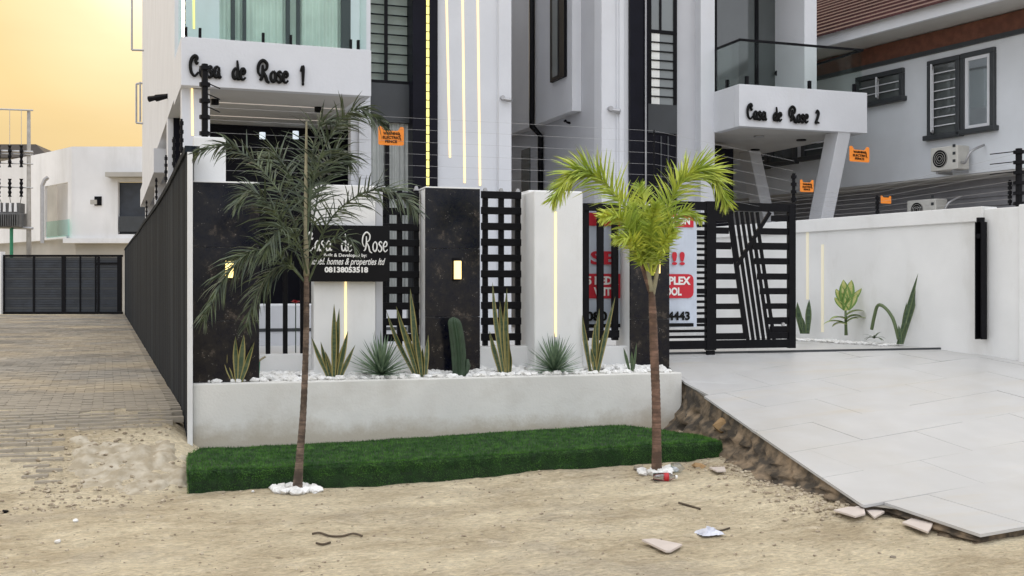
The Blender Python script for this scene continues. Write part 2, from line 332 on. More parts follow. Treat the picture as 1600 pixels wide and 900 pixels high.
def tag(o, label=None, cat=None, group=None, kind=None):
    if label: o['label'] = label
    if cat: o['category'] = cat
    if group: o['group'] = group
    if kind: o['kind'] = kind
    return o
def thing(name, label, cat, frame, org, group=None):
    o = bpy.data.objects.new(name, None); COL.objects.link(o); o.empty_display_size = .2
    o.location = frame.world(*org); o.rotation_euler = (0, 0, frame.a); o['_org'] = org
    return tag(o, label, cat, group)
def bx(x0, x1, y0, y1, z0, z1): return MB().box(x0, x1, y0, y1, z0, z1)
def part(parent, name, m, *b, bevel=0): return bx(*b).build(name, m, parent, bevel=bevel)
def copy_obj(o, parent=None):
    c = o.copy(); COL.objects.link(c)
    if parent is not None: c.parent = parent
    return c
def copy_tree(o, parent=None):
    c = copy_obj(o, parent)
    for ch in list(o.children): copy_tree(ch, c)
    return c
def catmull(pts, n=6):
    out = []
    for i in range(len(pts)-1):
        p0 = Vector(pts[max(i-1, 0)]); p1 = Vector(pts[i]); p2 = Vector(pts[i+1]); p3 = Vector(pts[min(i+2, len(pts)-1)])
        for k in range(n):
            t = k/n
            out.append(.5*((2*p1)+(p2-p0)*t+(2*p0-5*p1+4*p2-p3)*t*t+(3*p1-p0-3*p2+p3)*t**3))
    out.append(Vector(pts[-1])); return out
def text_mesh(body, size, extrude=.002, offset=0, shear=0, align='LEFT'):
    cu = bpy.data.curves.new("text", 'FONT'); cu.body = body; cu.size = size; cu.extrude = extrude; cu.offset = offset; cu.shear = shear; cu.align_x = align
    cu.resolution_u = 3
    o = bpy.data.objects.new("text", cu); COL.objects.link(o); dg = bpy.context.evaluated_depsgraph_get(); dg.update()
    me = bpy.data.meshes.new_from_object(o.evaluated_get(dg)); bpy.data.objects.remove(o); bpy.data.curves.remove(cu)
    return [tuple(v.co) for v in me.vertices], [tuple(p.vertices) for p in me.polygons]
def text_part(parent, name, m, body, u, v, z, size, width=None, height=None, **kw):
    """flat lettering on a plane facing -v ; (u,z) = lower left corner"""
    vs, fs = text_mesh(body, size, **kw)
    if not vs: return
    x0 = min(p[0] for p in vs); x1 = max(p[0] for p in vs); y0 = min(p[1] for p in vs); y1 = max(p[1] for p in vs)
    sx = (width/(x1-x0)) if width else 1; sy = (height/(y1-y0)) if height else 1
    mb = MB(); mb.add([(u+(p[0]-x0)*sx, v-p[2], z+(p[1]-y0)*sy) for p in vs], fs)
    return mb.build(name, m, parent)
GLY = {
 'C': (1.15, [[(.98, 1.30), (.82, 1.12), (.70, 1.38), (.86, 1.66), (.62, 1.84), (.25, 1.55), (.08, .95), (.22, .30), (.60, .02), (1.02, .38)]]),
 'a': (.85, [[(.68, .85), (.42, 1.0), (.12, .62), (.20, .12), (.48, .10), (.68, .55), (.70, .98)], [(.70, .98), (.66, .35), (.76, .04), (.92, .18)]]),
 's': (.70, [[(.62, .82), (.38, 1.0), (.16, .76), (.48, .46), (.52, .16), (.24, -.02), (.02, .2)]]),
 'd': (.90, [[(.66, .80), (.42, .98), (.12, .62), (.18, .12), (.46, .10), (.66, .5), (.66, 1.3), (.60, 1.72)], [(.66, 1.2), (.66, .35), (.76, .02), (.92, .15)]]),
 'e': (.78, [[(.14, .48), (.52, .56), (.60, .82), (.38, 1.0), (.12, .66), (.12, .24), (.36, .0), (.70, .22)]]),
 'R': (1.45, [[(.58, 1.5), (.60, .9), (.46, .25), (.22, .08)], [(.30, .45), (.04, .85), (.12, 1.5), (.60, 1.90), (1.08, 1.62), (1.02, 1.15), (.62, .92)], [(.62, .92), (.92, .5), (1.10, .02), (1.42, -.12)]]),
 'o': (.80, [[(.40, 1.0), (.12, .70), (.12, .25), (.38, .02), (.64, .30), (.64, .75), (.40, 1.0), (.55, .85)]]),
 '1': (.6, [[(.08, 1.15), (.34, 1.66), (.36, .9), (.34, .0)], [(.2, .02), (.5, .02)]]),
 '2': (.8, [[(.10, 1.25), (.32, 1.62), (.62, 1.35), (.42, .75), (.08, .06), (.40, .12), (.74, .04)]]),
 ' ': (1.35, [])}
def brush_letters(parent, m, text, u, v, z, xh, width, rad, slope=0, name='letter', flat=1):
    tot = sum(GLY[c][0] for c in text); sx = width/(tot*xh)
    x = 0
    for c in text:
        adv, strokes = GLY[c]
        if strokes:
            mb = MB()
            for st in strokes:
                pts = catmull([(u+(x+p[0])*xh*sx, v, z+p[1]*xh+slope*(x*xh*sx)) for p in st], 5)
                n = len(pts); rs = [rad*(.55+.55*math.sin(math.pi*min(1, max(0, (i+1)/(n+1))))) for i in range(n)]
                mb.tube(pts, rs, 7)
            mb.build(name, m, parent, smooth=True)
        x += adv
# ------------------------------------------------------------------ ground heights
def sm(a, b, x):
    t = max(0, min(1, (x-a)/(b-a))); return t*t*(3-2*t)
def drive_z(u, v):
    pts = [(-6.0, .03), (-4.7, .05), (-3.64, .12), (0, .645), (.9, .87), (2, .90), (60, .90)]
    z = pts[-1][1]
    if v <= pts[0][0]: z = pts[0][1]
    else:
        for (a, za), (b, zb) in zip(pts, pts[1:]):
            if a <= v <= b: z = za+(zb-za)*(v-a)/(b-a); break
    return z + .045*(u-4.76)*max(0, min(1, (.9-v)/.9))*max(0, min(1, (v+4.6)/3.0))
def ground_z(x, y):
    u, v = FN.loc((x, y))
    z = 0
    z += .46*sm(8.9, 11.2, y)*(1-sm(.45, 1.1, x)) * 1.0          # ramp up to the lane
    z += .10*sm(2.0, 5.0, x)*sm(6.0, 9.2, y)                      # street climbs slightly to the right
    z += .22*math.exp(-((u-5.05)/.42)**2)*sm(-3.2, -.3, v)*(1 if u > 4.6 else 1)
    for yc, dp in ((5.9, .016), (6.35, .012), (7.35, .016), (7.75, .010)):
        z -= dp*math.exp(-((y-yc-.10*x-.12*math.sin(x*.7+yc))/.09)**2)*(.5+.5*noise.noise(Vector((x*.6, yc, 1))))*2
    z += .05*math.exp(-((u-4.3)/.5)**2-((v+3.3)/.8)**2)
    z += .018*noise.noise(Vector((x*1.3, y*1.9, 0)))+.014*noise.noise(Vector((x*4, y*7, 3)))+.009*noise.noise(Vector((x*11, y*17, 5)))
    return z
def grid(mb, xs, ys, fn):
    o = len(mb.v); nx = len(xs)
    mb.v += [(x, y, fn(x, y)) for y in ys for x in xs]
    mb.f += [(o+j*nx+i, o+j*nx+i+1, o+(j+1)*nx+i+1, o+(j+1)*nx+i) for j in range(len(ys)-1) for i in range(nx-1)]
def frange(a, b, s):
    n = int(round((b-a)/s)); return [a+(b-a)*i/n for i in range(n+1)]
mb = MB(); grid(mb, frange(-9, 11, .055), frange(4.0, 11.4, .055), ground_z)
tag(mb.build('street', SAND, smooth=True, org=(0, 0, 0)), kind='structure')
mb = MB(); mb.box(-400, 400, -300, 500, -.5, -.06)
tag(mb.build('ground', SAND, org=(0, 0, 0)), kind='structure')
mb = MB(); grid(mb, frange(-9, 11, .5), frange(-8, 4.02, .5), lambda x, y: .001+.012*noise.noise(Vector((x, y, 0))))
tag(mb.build('road', SAND, smooth=True, org=(0, 0, 0)), kind='structure')
# lane: bed, then pavers one by one near, joined far
mb = MB(); mb.box(-9, .60, 11.2, 60, -.05, .415)
lane = tag(mb.build('lane', SAND, org=(0, 0, 0)), kind='structure')
def lane_top(x, y): return .46*sm(8.9, 11.2, y)
pm = [bx(-.098, .098, -.048, .048, -.05, 0).mesh('paver', PAVER) for k in range(3)]
rnd = random.Random(3); cnt = 0; far = MB(); y = 9.35; row = 0
while y < 51.5:
    x0 = .55 - (.1 if row % 2 else 0); x = x0
    left = max(-5.2, (raydir(-60)[0]/raydir(-60)[1])*y-.3)
    while x > left:
        # sand drifts hide the first rows unevenly
        cov = noise.noise(Vector((x*1.1, y*1.3, 9)))+.35*noise.noise(Vector((x*4, y*4, 2)))
        if not (y < 11.9 and cov > -.28+(y-9.35)*.36) and not (x > -.45 and y < 10.5):
            z = max(lane_top(x, y) if y > 10.6 else 0, ground_z(x, y) if y < 11.3 else 0)+.004+rnd.uniform(-.003, .004)
            if cnt < 300:
                o = bpy.data.objects.new('paver', pm[0]); COL.objects.link(o); o.parent = lane
                o.location = (x, y, z); o.rotation_euler = (rnd.uniform(-.02, .02), rnd.uniform(-.015, .015), rnd.uniform(-.03, .03)); cnt += 1
            else:
                a, b = .097, .047; j = rnd.uniform(-.004, .004); zz = .46+rnd.uniform(-.003, .004) if y > 11.2 else z
                far.add([(x-a+j, y-b, zz), (x+a+j, y-b, zz), (x+a+j, y+b, zz), (x-a+j, y+b, zz), (x-a+j, y-b, zz-.05), (x+a+j, y-b, zz-.05), (x+a+j, y+b, zz-.05), (x-a+j, y+b, zz-.05)],
                        [(0, 1, 2, 3), (4, 5, 1, 0), (5, 6, 2, 1), (7, 4, 0, 3)])
        x -= .2
    y += .1; row += 1
fo = far.build('paver', PAVER, org=(0, 0, 0)); fo.parent = lane; tag(fo, kind='stuff')
# ------------------------------------------------------------------ driveway of big tiles
def clip(poly, a, b):      # keep left of a->b
    out = []
    def side(p): return (b[0]-a[0])*(p[1]-a[1])-(b[1]-a[1])*(p[0]-a[0])
    for i in range(len(poly)):
        p, q = poly[i], poly[(i+1) % len(poly)]; sp, sq = side(p), side(q)
        if sp >= 0: out.append(p)
        if (sp >= 0) != (sq >= 0):
            t = sp/(sp-sq); out.append((p[0]+(q[0]-p[0])*t, p[1]+(q[1]-p[1])*t))
    return out
pj = R.loc(G(1384, 782, .125)[:2]); VJ = pj[1]
pfr = R.loc(G(1565, 833, .05)[:2]); VFR = pfr[1]
base = thing('driveway', None, None, FN, (7, -2, 0)); tag(base, kind='structure')
def inv(u, v): # FN coords -> R coords
    return R.loc(FN.world(u, v)[:2])
PB = inv(4.80, .95); PC = inv(4.79, 0); PD = R.loc(G(1346, 786, .12)[:2])
rt = 2.2
rows = []
TW, TD = 1.2, .60
k = 0
TZ = .02
tiles = 0
def put_tile(poly):
    global tiles
    if len(poly) < 3: return
    cx = sum(p[0] for p in poly)/len(poly); cy = sum(p[1] for p in poly)/len(poly)
    ar = abs(sum(poly[i][0]*poly[(i+1) % len(poly)][1]-poly[(i+1) % len(poly)][0]*poly[i][1] for i in range(len(poly))))/2
    if ar < .0004: return
    poly = [(cx+(p[0]-cx)*(1-.003/max(.05, math.hypot(p[0]-cx, p[1]-cy))), cy+(p[1]-cy)*(1-.003/max(.05, math.hypot(p[0]-cx, p[1]-cy)))) for p in poly]
    dz = random.uniform(-.0015, .0015)
    def f(top):
        def g(a, b):
            wx = R.world(a, b); u, v = FN.loc(wx[:2]); return (u, v, drive_z(u, v)+dz-(0 if top else TZ))
        return g
    # subdivide along the slope is not needed: one break at the gate line only
    m = MB().prism(poly, f(False), f(True)); m.build('tile', TILE, base); tiles += 1
rowv = VJ
ri = 0
while rowv < PB[1]+.3:
    for c in range(-10, 3):
        a = rt-(c+1)*0 + c*TW+(.6 if ri % 2 else 0)
        poly = [(a, rowv), (a+TW, rowv), (a+TW, rowv+TD), (a, rowv+TD)]
        poly = clip(poly, PC, PD)                 # left edge
        poly = clip(poly, PB, PC) if rowv+TD > PC[1] else poly
        # gate line
        ga, gb = inv(4, .93), inv(12, .93)
        poly = clip(poly, gb, ga)
        if poly: put_tile(poly)
    rowv += TD; ri += 1
# front, broken row
E1 = R.loc(G(1387, 785, .12)[:2]); E2 = R.loc(G(1532, 838, .05)[:2])
for c in range(-10, 3):
    a = rt+c*TW+.6
    poly = [(a, VFR), (a+TW, VFR), (a+TW, VJ), (a, VJ)]
    poly = clip(poly, E1, E2)
    if poly: put_tile(poly)
# screed bed and concrete / dirt flank under the tiles
bed = MB()
def bedpt(a, b, dz):
    wx = R.world(a, b); u, v = FN.loc(wx[:2]); return (u, v, drive_z(u, v)-dz)
n = 40; left = []
path = [inv(4.82, .9), (PC[0]+.02, PC[1]), (PD[0]+.03, PD[1]+.02), (E1[0]+.03, E1[1]+.0), (E2[0]+.03, E2[1]+.05), (E2[0]+.6, VFR+.03), (rt+1.5, VFR+.03)]
pts = []
for i in range(len(path)-1):
    seg = max(1, int(math.hypot(path[i+1][0]-path[i][0], path[i+1][1]-path[i][1])/.07))
    for k in range(seg): pts.append((path[i][0]+(path[i+1][0]-path[i][0])*k/seg, path[i][1]+(path[i+1][1]-path[i][1])*k/seg))
pts.append(path[-1])
vs = []; NR = 12
for i, p in enumerate(pts):
    q = pts[min(i+1, len(pts)-1)]; q0 = pts[max(i-1, 0)]; dx, dy = q[0]-q0[0], q[1]-q0[1]; L = math.hypot(dx, dy) or 1
    nx, ny = dy/L, -dx/L     # outward = right-hand side of downhill path reversed
    for k in range(NR):
        f = k/(NR-1)
        a, b, z = bedpt(p[0], p[1], TZ+.002)
        wx = FN.world(a, b)
        off = (.10*f+.22*f**3)*(1+.6*noise.noise(Vector((i*.35, k*.5, 1))))*min(1, z/.3)
        off += (.07*noise.noise(Vector((i*.5, k*1.1, 4)))+.05*noise.noise(Vector((i*1.3, k*2.3, 9))))*min(1, f*2)
        ru, rv = p[0]+(-nx)*(-off), p[1]+(-ny)*(-off)
        # outward must point away from the slab: test with the left direction
        wx2 = R.world(p[0]-abs(nx)*off*(1 if i < len(pts)*.8 else .3), p[1]-(.0 if i < len(pts)*.6 else off*.6))
        g = ground_z(wx2[0], wx2[1])-.04
        u2, v2 = FN.loc(wx2[:2])
        vs.append((u2, v2, z+(g-z)*f))
fs = [(i*NR+k, i*NR+k+1, (i+1)*NR+k+1, (i+1)*NR+k) for i in range(len(pts)-1) for k in range(NR-1)]
bed.add(vs, fs)
bo = bed.build('driveway_flank', DIRT, frame=FN, org=(5, -2, 0), smooth=True); tag(bo, kind='structure')
# top bed sheet just under the tiles
bed = MB(); us = frange(0, 1, .05); rows_ = 24
g0 = []
for j in range(rows_+1):
    f = j/rows_; b = VFR+.03+(PB[1]-VFR)*f
    if b < VJ: la = E1[0]+(E2[0]-E1[0])*(b-E1[1])/(E2[1]-E1[1])+.03
    elif b < PC[1]: la = PD[0]+(PC[0]-PD[0])*(b-PD[1])/(PC[1]-PD[1])+.03
    else: la = PC[0]+.03
    for i in range(21):
        a = la+(rt+1.5-la)*i/20; g0.append(bedpt(a, b, TZ+.003))
bed.add(g0, [(j*21+i, j*21+i+1, (j+1)*21+i+1, (j+1)*21+i) for j in range(rows_) for i in range(20)])
o = bed.build('screed', CONC, base)
# yard behind the gate line
yard = MB(); yard.box(.0, 12.5, .955, 9.0, .3, .888); yo = tag(yard.build('yard_floor', TILE, frame=FN, org=(5, 4, 0)), kind='structure')
o = bx(4.2, 10.4, .925, .955, .80, .893).build('gate_track', DGREY, frame=FN); tag(o, 'long dark steel gate track let into the pale driveway floor', 'gate track')
# ------------------------------------------------------------------ planter with pebbles
pl = thing('planter_wall', 'long low white rendered planter wall behind the green turf step', 'planter', FN, (2.4, .1, .1))
UL, UR = 0.0, 4.765
ZT = .746
part(pl, 'front_wall', PLWHITE, UL, UR, 0, .14, -.05, ZT, bevel=.012)
part(pl, 'end_wall', PLWHITE, UR-.14, UR-.003, .143, .9, -.05, ZT-.002, bevel=.012)
part(pl, 'end_wall', PLWHITE, UL, UL+.10, .143, .62, -.05, ZT-.002, bevel=.01)
part(pl, 'soil', DIRT, UL+.11, UR-.16, .145, .95, .3, ZT-.045)
mb = MB(); rnd = random.Random(5)
for i in range(2600):
    u = rnd.uniform(.12, UR-.05); v = rnd.uniform(.06, .86)
    if v < .14 and rnd.random() < .6: continue
    h = ZT-.03+.05*sm(.1, .5, v)+.02*noise.noise(Vector((u*4, v*4, 0)))+rnd.uniform(0, .02)
    if v < .15: h = ZT+.012
    mb.rock((u, v, h), rnd.uniform(.018, .048), .7, i)
tag(mb.build('pebbles', PEB, frame=FN), 'white landscaping pebbles filling the top of the long planter', 'pebbles', kind='stuff')
# ------------------------------------------------------------------ turf step
tl = G(295, 771, 0)[:2]; tr = G(1130, 716, .10)[:2]
a0, a1 = FN.loc(tl), FN.loc(tr)
TURFH = .17
def turf_front(u): return a0[1]+(a1[1]-a0[1])*(u-a0[0])/(a1[0]-a0[0])
mb = MB(); NU = 120; NV = 10
# step: deep part up to u1, then a narrow tongue beside the driveway
u1 = FN.U(1000, -.0); u2 = a1[0]
prof = []
for i in range(NU+1):
    u = a0[0]+(u2-a0[0])*i/NU; vf = turf_front(u)
    vb = -.004 if u < u1-.25 else (-.004+(vf+.34)*sm(u1-.25, u1+.35, u))
    if u >= u1-.25: vb = min(-.004, vf+.02+(-.02-vf)*(1-sm(u1-.25, u1+.30, u))+.33*sm(u1-.25, u1+.30, u))
    g0z = -.04+.10*sm(1.5, 4.5, u); top = TURFH+.075*sm(.5, 4.8, u)+.006*noise.noise(Vector((u*3, 0, 0)))
    wob = .008*noise.noise(Vector((u*5, 7, 0)))
    row_ = [(u, vf+wob-.006, g0z), (u, vf+wob, top*.55), (u, vf+.012+wob, top-.022), (u, vf+.035, top-.004)]
    for k in range(NV): row_.append((u, vf+.05+(vb-vf-.05)*k/(NV-1), top+.004*noise.noise(Vector((u*4, k*.7, 2)))))
    row_.append((u, vb, g0z)); prof.append(row_)
M_ = len(prof[0])
mb.add([p for r_ in prof for p in r_], [(i*M_+k, (i+1)*M_+k, (i+1)*M_+k+1, i*M_+k+1) for i in range(NU) for k in range(M_-1)]+[tuple(range(M_)), tuple(NU*M_+k for k in range(M_-1, -1, -1))])
turf = thing('turf_step', 'low step covered in bright green artificial turf before the planter', 'turf step', FN, (2.4, -.7, 0))
tb = mb.build('turf_base', GRASS, turf, smooth=False)
gb = MB(); rnd = random.Random(9)
def blade(mb, p, d, h, w_):
    px_, py_, pz_ = p; a = rnd.uniform(0, 6.28); ax, ay = math.cos(a)*w_, math.sin(a)*w_
    mb.add([(px_-ax, py_-ay, pz_), (px_+ax, py_+ay, pz_), (px_+d[0]*h, py_+d[1]*h, pz_+d[2]*h)], [(0, 1, 2)])
for i in range(70000):
    u = rnd.uniform(a0[0], u2); f = (u-a0[0])/(u2-a0[0])*NU; ii = int(min(NU-1, f)); r_ = prof[ii]; r2 = prof[ii+1]; ft = f-ii
    if rnd.random() < .42:      # front face
        k = rnd.choice([0, 0, 1, 1, 2]); q = rnd.random()
        p = [r_[k][j]*(1-ft)*(1-q)+r2[k][j]*ft*(1-q)+r_[k+1][j]*(1-ft)*q+r2[k+1][j]*ft*q for j in range(3)]
        blade(gb, p, (rnd.uniform(-.5, .5), -1, rnd.uniform(-.5, .6)), rnd.uniform(.010, .022), .0025)
    else:
        k = rnd.randint(3, M_-3); q = rnd.random()
        p = [r_[k][j]*(1-ft)*(1-q)+r2[k][j]*ft*(1-q)+r_[k+1][j]*(1-ft)*q+r2[k+1][j]*ft*q for j in range(3)]
        blade(gb, p, (rnd.uniform(-.6, .6), rnd.uniform(-.9, .3), 1), rnd.uniform(.010, .024), .0025)
for i in range(3000):           # left end
    k = rnd.randint(0, M_-3); q = rnd.random(); r_ = prof[0]; p = [r_[k][j]*(1-q)+r_[k+1][j]*q for j in range(3)]
    p[2] *= rnd.random()**.5 if k > 3 else 1
    blade(gb, p, (-1, rnd.uniform(-.5, .5), rnd.uniform(-.3, .8)), rnd.uniform(.010, .022), .0025)
tag(gb.build('turf_blades', mat("turf_fibre", (.105, .265, .038), .7, .5, 9, 0, 10, col2=(.032, .11, .017)), turf), kind='stuff')
# ------------------------------------------------------------------ front fence
def px_box(frame, x0, x1, y0, y1, v, depth, ref=None):
    """pixel extents on the plane v of a frame -> box; ref = px column where y0,y1 were read"""
    ref = (x0+x1)/2 if ref is None else ref
    return (frame.U(x0, v), frame.U(x1, v), v, v+depth, frame.Z(ref, y1, v), frame.Z(ref, y0, v))
def pillar(x0, x1, ytop, v, label, side=.42, grp='granite clad gate pillars'):
    u0, u1 = FN.U(x0, v), FN.U(x1, v); zt = FN.Z(x0, ytop, v)
    t = thing('granite_pillar', label, 'pillar', FN, ((u0+u1)/2, v+.2, .6), grp)
    part(t, 'core', FWHITE, u0+.004, u1-.004, v+.03, v+side, .4, zt-.006, bevel=.008)
    zs = [.60, .60+(zt-.6)*.36, .60+(zt-.6)*.70, zt]
    for a, b in zip(zs, zs[1:]): part(t, 'granite_slab', GRAN, u0, u1, v, v+.027, a+.0015, b-.0015, bevel=.002)
    part(t, 'mortar_cap', FWHITE, u0-.002, u1+.002, v+.002, v+side+.002, zt-.004, zt+.012, bevel=.003)
    return t, u0, u1, zt
p1, *_ = pillar(302, 405, 284, .105, 'widest black granite pillar, at the left end beside the charcoal lane wall')
p2, *_ = pillar(665, 750, 293, .42, 'black granite pillar with glowing wall lamp and a cactus standing at its foot')
p3, *_ = pillar(985, 1046, 320, .50, 'black granite pillar behind the yellow-green palm, beside the sliding gate')
def wall_lamp(px, y0, y1, v, label):
    u = FN.U(px, v); z0, z1 = FN.Z(px, y1, v), FN.Z(px, y0, v)
    t = thing('wall_lamp', label, 'wall lamp', FN, (u, v, z0), 'lit wall lamps on the granite pillars')
    part(t, 'back_plate', BLACKM, u-.04, u+.04, v-.012, v-.001, z0-.02, z1+.03)
    MB().cyl((u, v-.055, z0), .036, z1-z0, 14).build('shade', LAMP, t, smooth=False)
    MB().cyl((u, v-.055, z1+.001), .03, .018, 14).build('cap', BLACKM, t)
    MB().cyl((u, v-.055, z0-.02), .03, .018, 14).build('cap', BLACKM, t)
    return t
wall_lamp(358, 408, 434, .105, 'lit wall lamp on the left pillar, half hidden by palm fronds')
wall_lamp(713, 408, 436, .42, 'lit wall lamp in the middle of the pillar with the cactus')
wall_lamp(1023, 403, 427, .50, 'lit wall lamp just above the trunk top of the yellow-green palm')
# white block behind the left pillar
o = bx(FN.U(302, .5), FN.U(353, .5), .53, .9, .5, FN.Z(350, 214, .5)).build('gate_post', FWHITE, frame=FN, bevel=.01)
tag(o, 'tall plain white post rising behind the left granite pillar', 'post')
def led(parent, frame, px0, px1, y0, y1, v, m=LED, wpx=3.0):
    """recessed strip: may lean slightly (px0 top, px1 bottom)"""
    ua, ub = frame.U(px0, v), frame.U(px1, v); z1 = frame.Z(px0, y0, v); z0 = frame.Z(px1, y1, v); wd = wpx/F_PX*frame.tv(px0, v)/2
    mb = MB().add([(ub-wd, v, z0), (ub+wd, v, z0), (ua+wd, v, z1), (ua-wd, v, z1), (ub-wd, v-.006, z0), (ub+wd, v-.006, z0), (ua+wd, v-.006, z1), (ua-wd, v-.006, z1)],
                  [(0, 1, 2, 3), (7, 6, 5, 4), (0, 4, 5, 1), (1, 5, 6, 2), (2, 6, 7, 3), (3, 7, 4, 0)])
    return mb.build('led_strip', m, parent)
# sign wall
vS = .42
sw = thing('fence_wall', 'white fence wall panel carrying the black name board', 'wall', FN, (FN.U(540, vS), vS, .6), 'white fence wall panels')
part(sw, 'masonry', FWHITE, *px_box(FN, 490, 587, 289, 620, vS, .22), bevel=.01)
part(sw, 'masonry', WGREY, *px_box(FN, 587.5, 598, 291, 560, vS+.10, .12))
led(sw, FN, 540, 540, 440, 541, vS-.002)
w2 = thing('fence_wall', 'wide white fence wall panel between two black grilles, with one warm light strip', 'wall', FN, (FN.U(870, .36), .4, .6), 'white fence wall panels')
part(w2, 'masonry', FWHITE, *px_box(FN, 835, 911, 298, 620, .36, .55), bevel=.015)
led(w2, FN, 868, 868, 331, 526, .358)
for (x0, x1, v) in ((405, 490, .62), (598, 666, .60), (750, 836, .60), (910, 986, .60)):
    o = bx(FN.U(x0, v), FN.U(x1, v), v, v+.15, .5, FN.Z((x0+x1)/2, 541 if x0 > 500 else 553, v)).build('low_wall', FWHITE, frame=FN, bevel=.008)
    tag(o, {405: 'low white wall under the plain black bars beside the left pillar', 598: 'low white wall under the grille left of the cactus pillar',
            750: 'low white wall under the grille right of the cactus pillar', 910: 'low white wall under the narrow grille before the banner'}[x0], 'wall', 'low white walls under the grilles')
# name board
vB = .34
nb = thing('name_board', 'black name board with white script reading Casa de Rose', 'sign', FN, (FN.U(545, vB), vB, FN.Z(545, 440, vB)))
bxx = px_box(FN, 486, 609, 352, 440, vB, .075)
part(nb, 'board', mat("name_board_black", (.006, .006, .007), .3, .2, 5, .02, 40, spec=.12), *bxx, bevel=.004)
zl = lambda y: FN.Z(545, y, vB)
brush_letters(nb, WHITET, "Casa de Rose", FN.U(478, vB), vB-.008, zl(393), zl(378)-zl(394), FN.U(603, vB)-FN.U(478, vB)+.02, .0068, name='letter')
text_part(nb, 'lettering', WHITET, "Built & Developed by:", FN.U(506, vB), vB-.004, zl(403), .07, width=FN.U(573, vB)-FN.U(506, vB), height=.042, offset=.001)
text_part(nb, 'lettering', WHITET, "nubbl. homes & properties ltd", FN.U(484, vB), vB-.004, zl(417), .07, width=FN.U(602, vB)-FN.U(484, vB), height=.085, shear=.4, offset=.0008)
text_part(nb, 'lettering', WHITET, "08138053518", FN.U(507, vB), vB-.004, zl(426), .07, width=FN.U(575, vB)-FN.U(507, vB), height=.055, offset=.003)
# grilles
def bar(mb, u0, u1, v0, v1, z0, z1): mb.box(u0, u1, v0, v1, z0, z1)
def grille(label, xs, rows_, ytop, ybot, x0, x1, v, bw=8, rh=11.5, spikes=True):
    ref = (x0+x1)/2; k = FN.tv(ref, v)/F_PX
    t = thing('fence_grille', label, 'grille', FN, (FN.U(ref, v), v, FN.Z(ref, ybot, v)), 'black steel fence grilles')
    zt, zb = FN.Z(ref, ytop, v), FN.Z(ref, ybot, v)
    for x in xs:
        u = FN.U(x, v); part(t, 'upright', BLACKM, u-bw*k/2, u+bw*k/2, v, v+.05, zb, zt+(.02 if spikes else 0), bevel=.004)
        if spikes: MB().prism([(-1, 0), (1, 0), (.35, 1), (-.35, 1)], lambda a, b: (u+a*bw*k/2, v+.005, zt+.021+b*.045), lambda a, b: (u+a*bw*k/2, v+.045, zt+.021+b*.045)).build('finial', ALU, t)
    for y in rows_:
        z = FN.Z(ref, y, v); part(t, 'crossbar', BLACKM, FN.U(x0, v), FN.U(x1, v), v-.022, v-.001, z-rh*k/2, z+rh*k/2, bevel=.006)
    return t
gy = [305+24.6*i for i in range(10)]
grille('black lattice grille between the name board and the cactus pillar', (600, 625, 651), [y+1 for y in gy], 300, 541, 596, 655, .66)
grille('black lattice grille right of the cactus pillar, with pale post tips', (759, 784, 810), gy, 304, 540, 751, 814, .66)
grille('narrow black grille in front of the banner, left of the yellow-green palm', (916, 939, 962), (324, 522), 318, 532, 911, 967, .66, bw=10, rh=12, spikes=False)
grille('plain black upright bars between the left pillar and the name board', (419, 446, 473), (340,), 300, 553, 405, 490, .66, bw=7, rh=7, spikes=False)
# return walls seen as slim shaded sides
o = bx(FN.U(816, .82), FN.U(836, .82), .60, 1.0, .5, FN.Z(830, 300, .82)).build('fence_pier', FWHITE, frame=FN, bevel=.008)
tag(o, 'slim white pier behind the wide white fence panel', 'wall')
# banner
vN = .80
ban = thing('banner', 'white and red vinyl banner tied to the gate behind the granite pillar', 'banner', FN, (FN.U(1000, vN), vN, 1.1))
u0, u1 = FN.U(905, vN), FN.U(1089, vN); zt, zb = FN.Z(1000, 331, vN), FN.Z(1000, 512, vN)
mb = MB(); N_ = 30
for j in range(2):
    for i in range(N_+1):
        for z in (zb-.0, zt): mb.v.append((u0+(u1-u0)*i/N_, vN+j*.004+.006*math.sin(i*.9), z))
mb.f += [(2*i, 2*i+2, 2*i+3, 2*i+1) for i in range(N_)]+[(2*(N_+1)+2*i+1, 2*(N_+1)+2*i+3, 2*(N_+1)+2*i+2, 2*(N_+1)+2*i) for i in range(N_)]
mb.build('sheet', BANNER, ban)
zz = lambda y: FN.Z(1000, y, vN)
vT = vN-.012
part(ban, 'red_band', REDT, FN.U(907, vN), FN.U(1083, vN), vT, vT+.003, zz(354), zz(334))
mb = MB(); rr = .06; xa, xb, za, zb2 = FN.U(907, vN), FN.U(1083, vN), zz(466), zz(428)
pts = [(xa, za), (xb-rr, za)]+[(xb-rr+rr*math.sin(a), za+rr-rr*math.cos(a)) for a in (.5, 1.0, 1.57)]+[(xb, zb2-rr)]+[(xb-rr+rr*math.cos(a), zb2-rr+rr*math.sin(a)) for a in (.5, 1.0, 1.57)]+[(xa, zb2)]
mb.prism(pts, lambda a, b: (a, vT, b), lambda a, b: (a, vT+.003, b)); mb.build('red_panel', REDT, ban)
part(ban, 'black_band', BLACKT, FN.U(907, vN), FN.U(1083, vN), vT, vT+.003, zz(511), zz(505.5))
def bt(m, s, x0, x1, ya, yb, off=.003): text_part(ban, 'lettering', m, s, FN.U(x0, vN), vT-.004, zz(yb), .1, width=FN.U(x1, vN)-FN.U(x0, vN), height=zz(ya)-zz(yb), offset=off)
bt(WHITET, "CTION", 1040, 1077, 338, 350, .004)
bt(REDT, "SE", 922, 962, 393, 414)
bt(REDT, "!!", 1049, 1069, 393, 414)
bt(WHITET, "5 BEDR", 916, 966, 432, 445, .004)
bt(WHITET, "PLEX", 1044, 1078, 432, 445, .004)
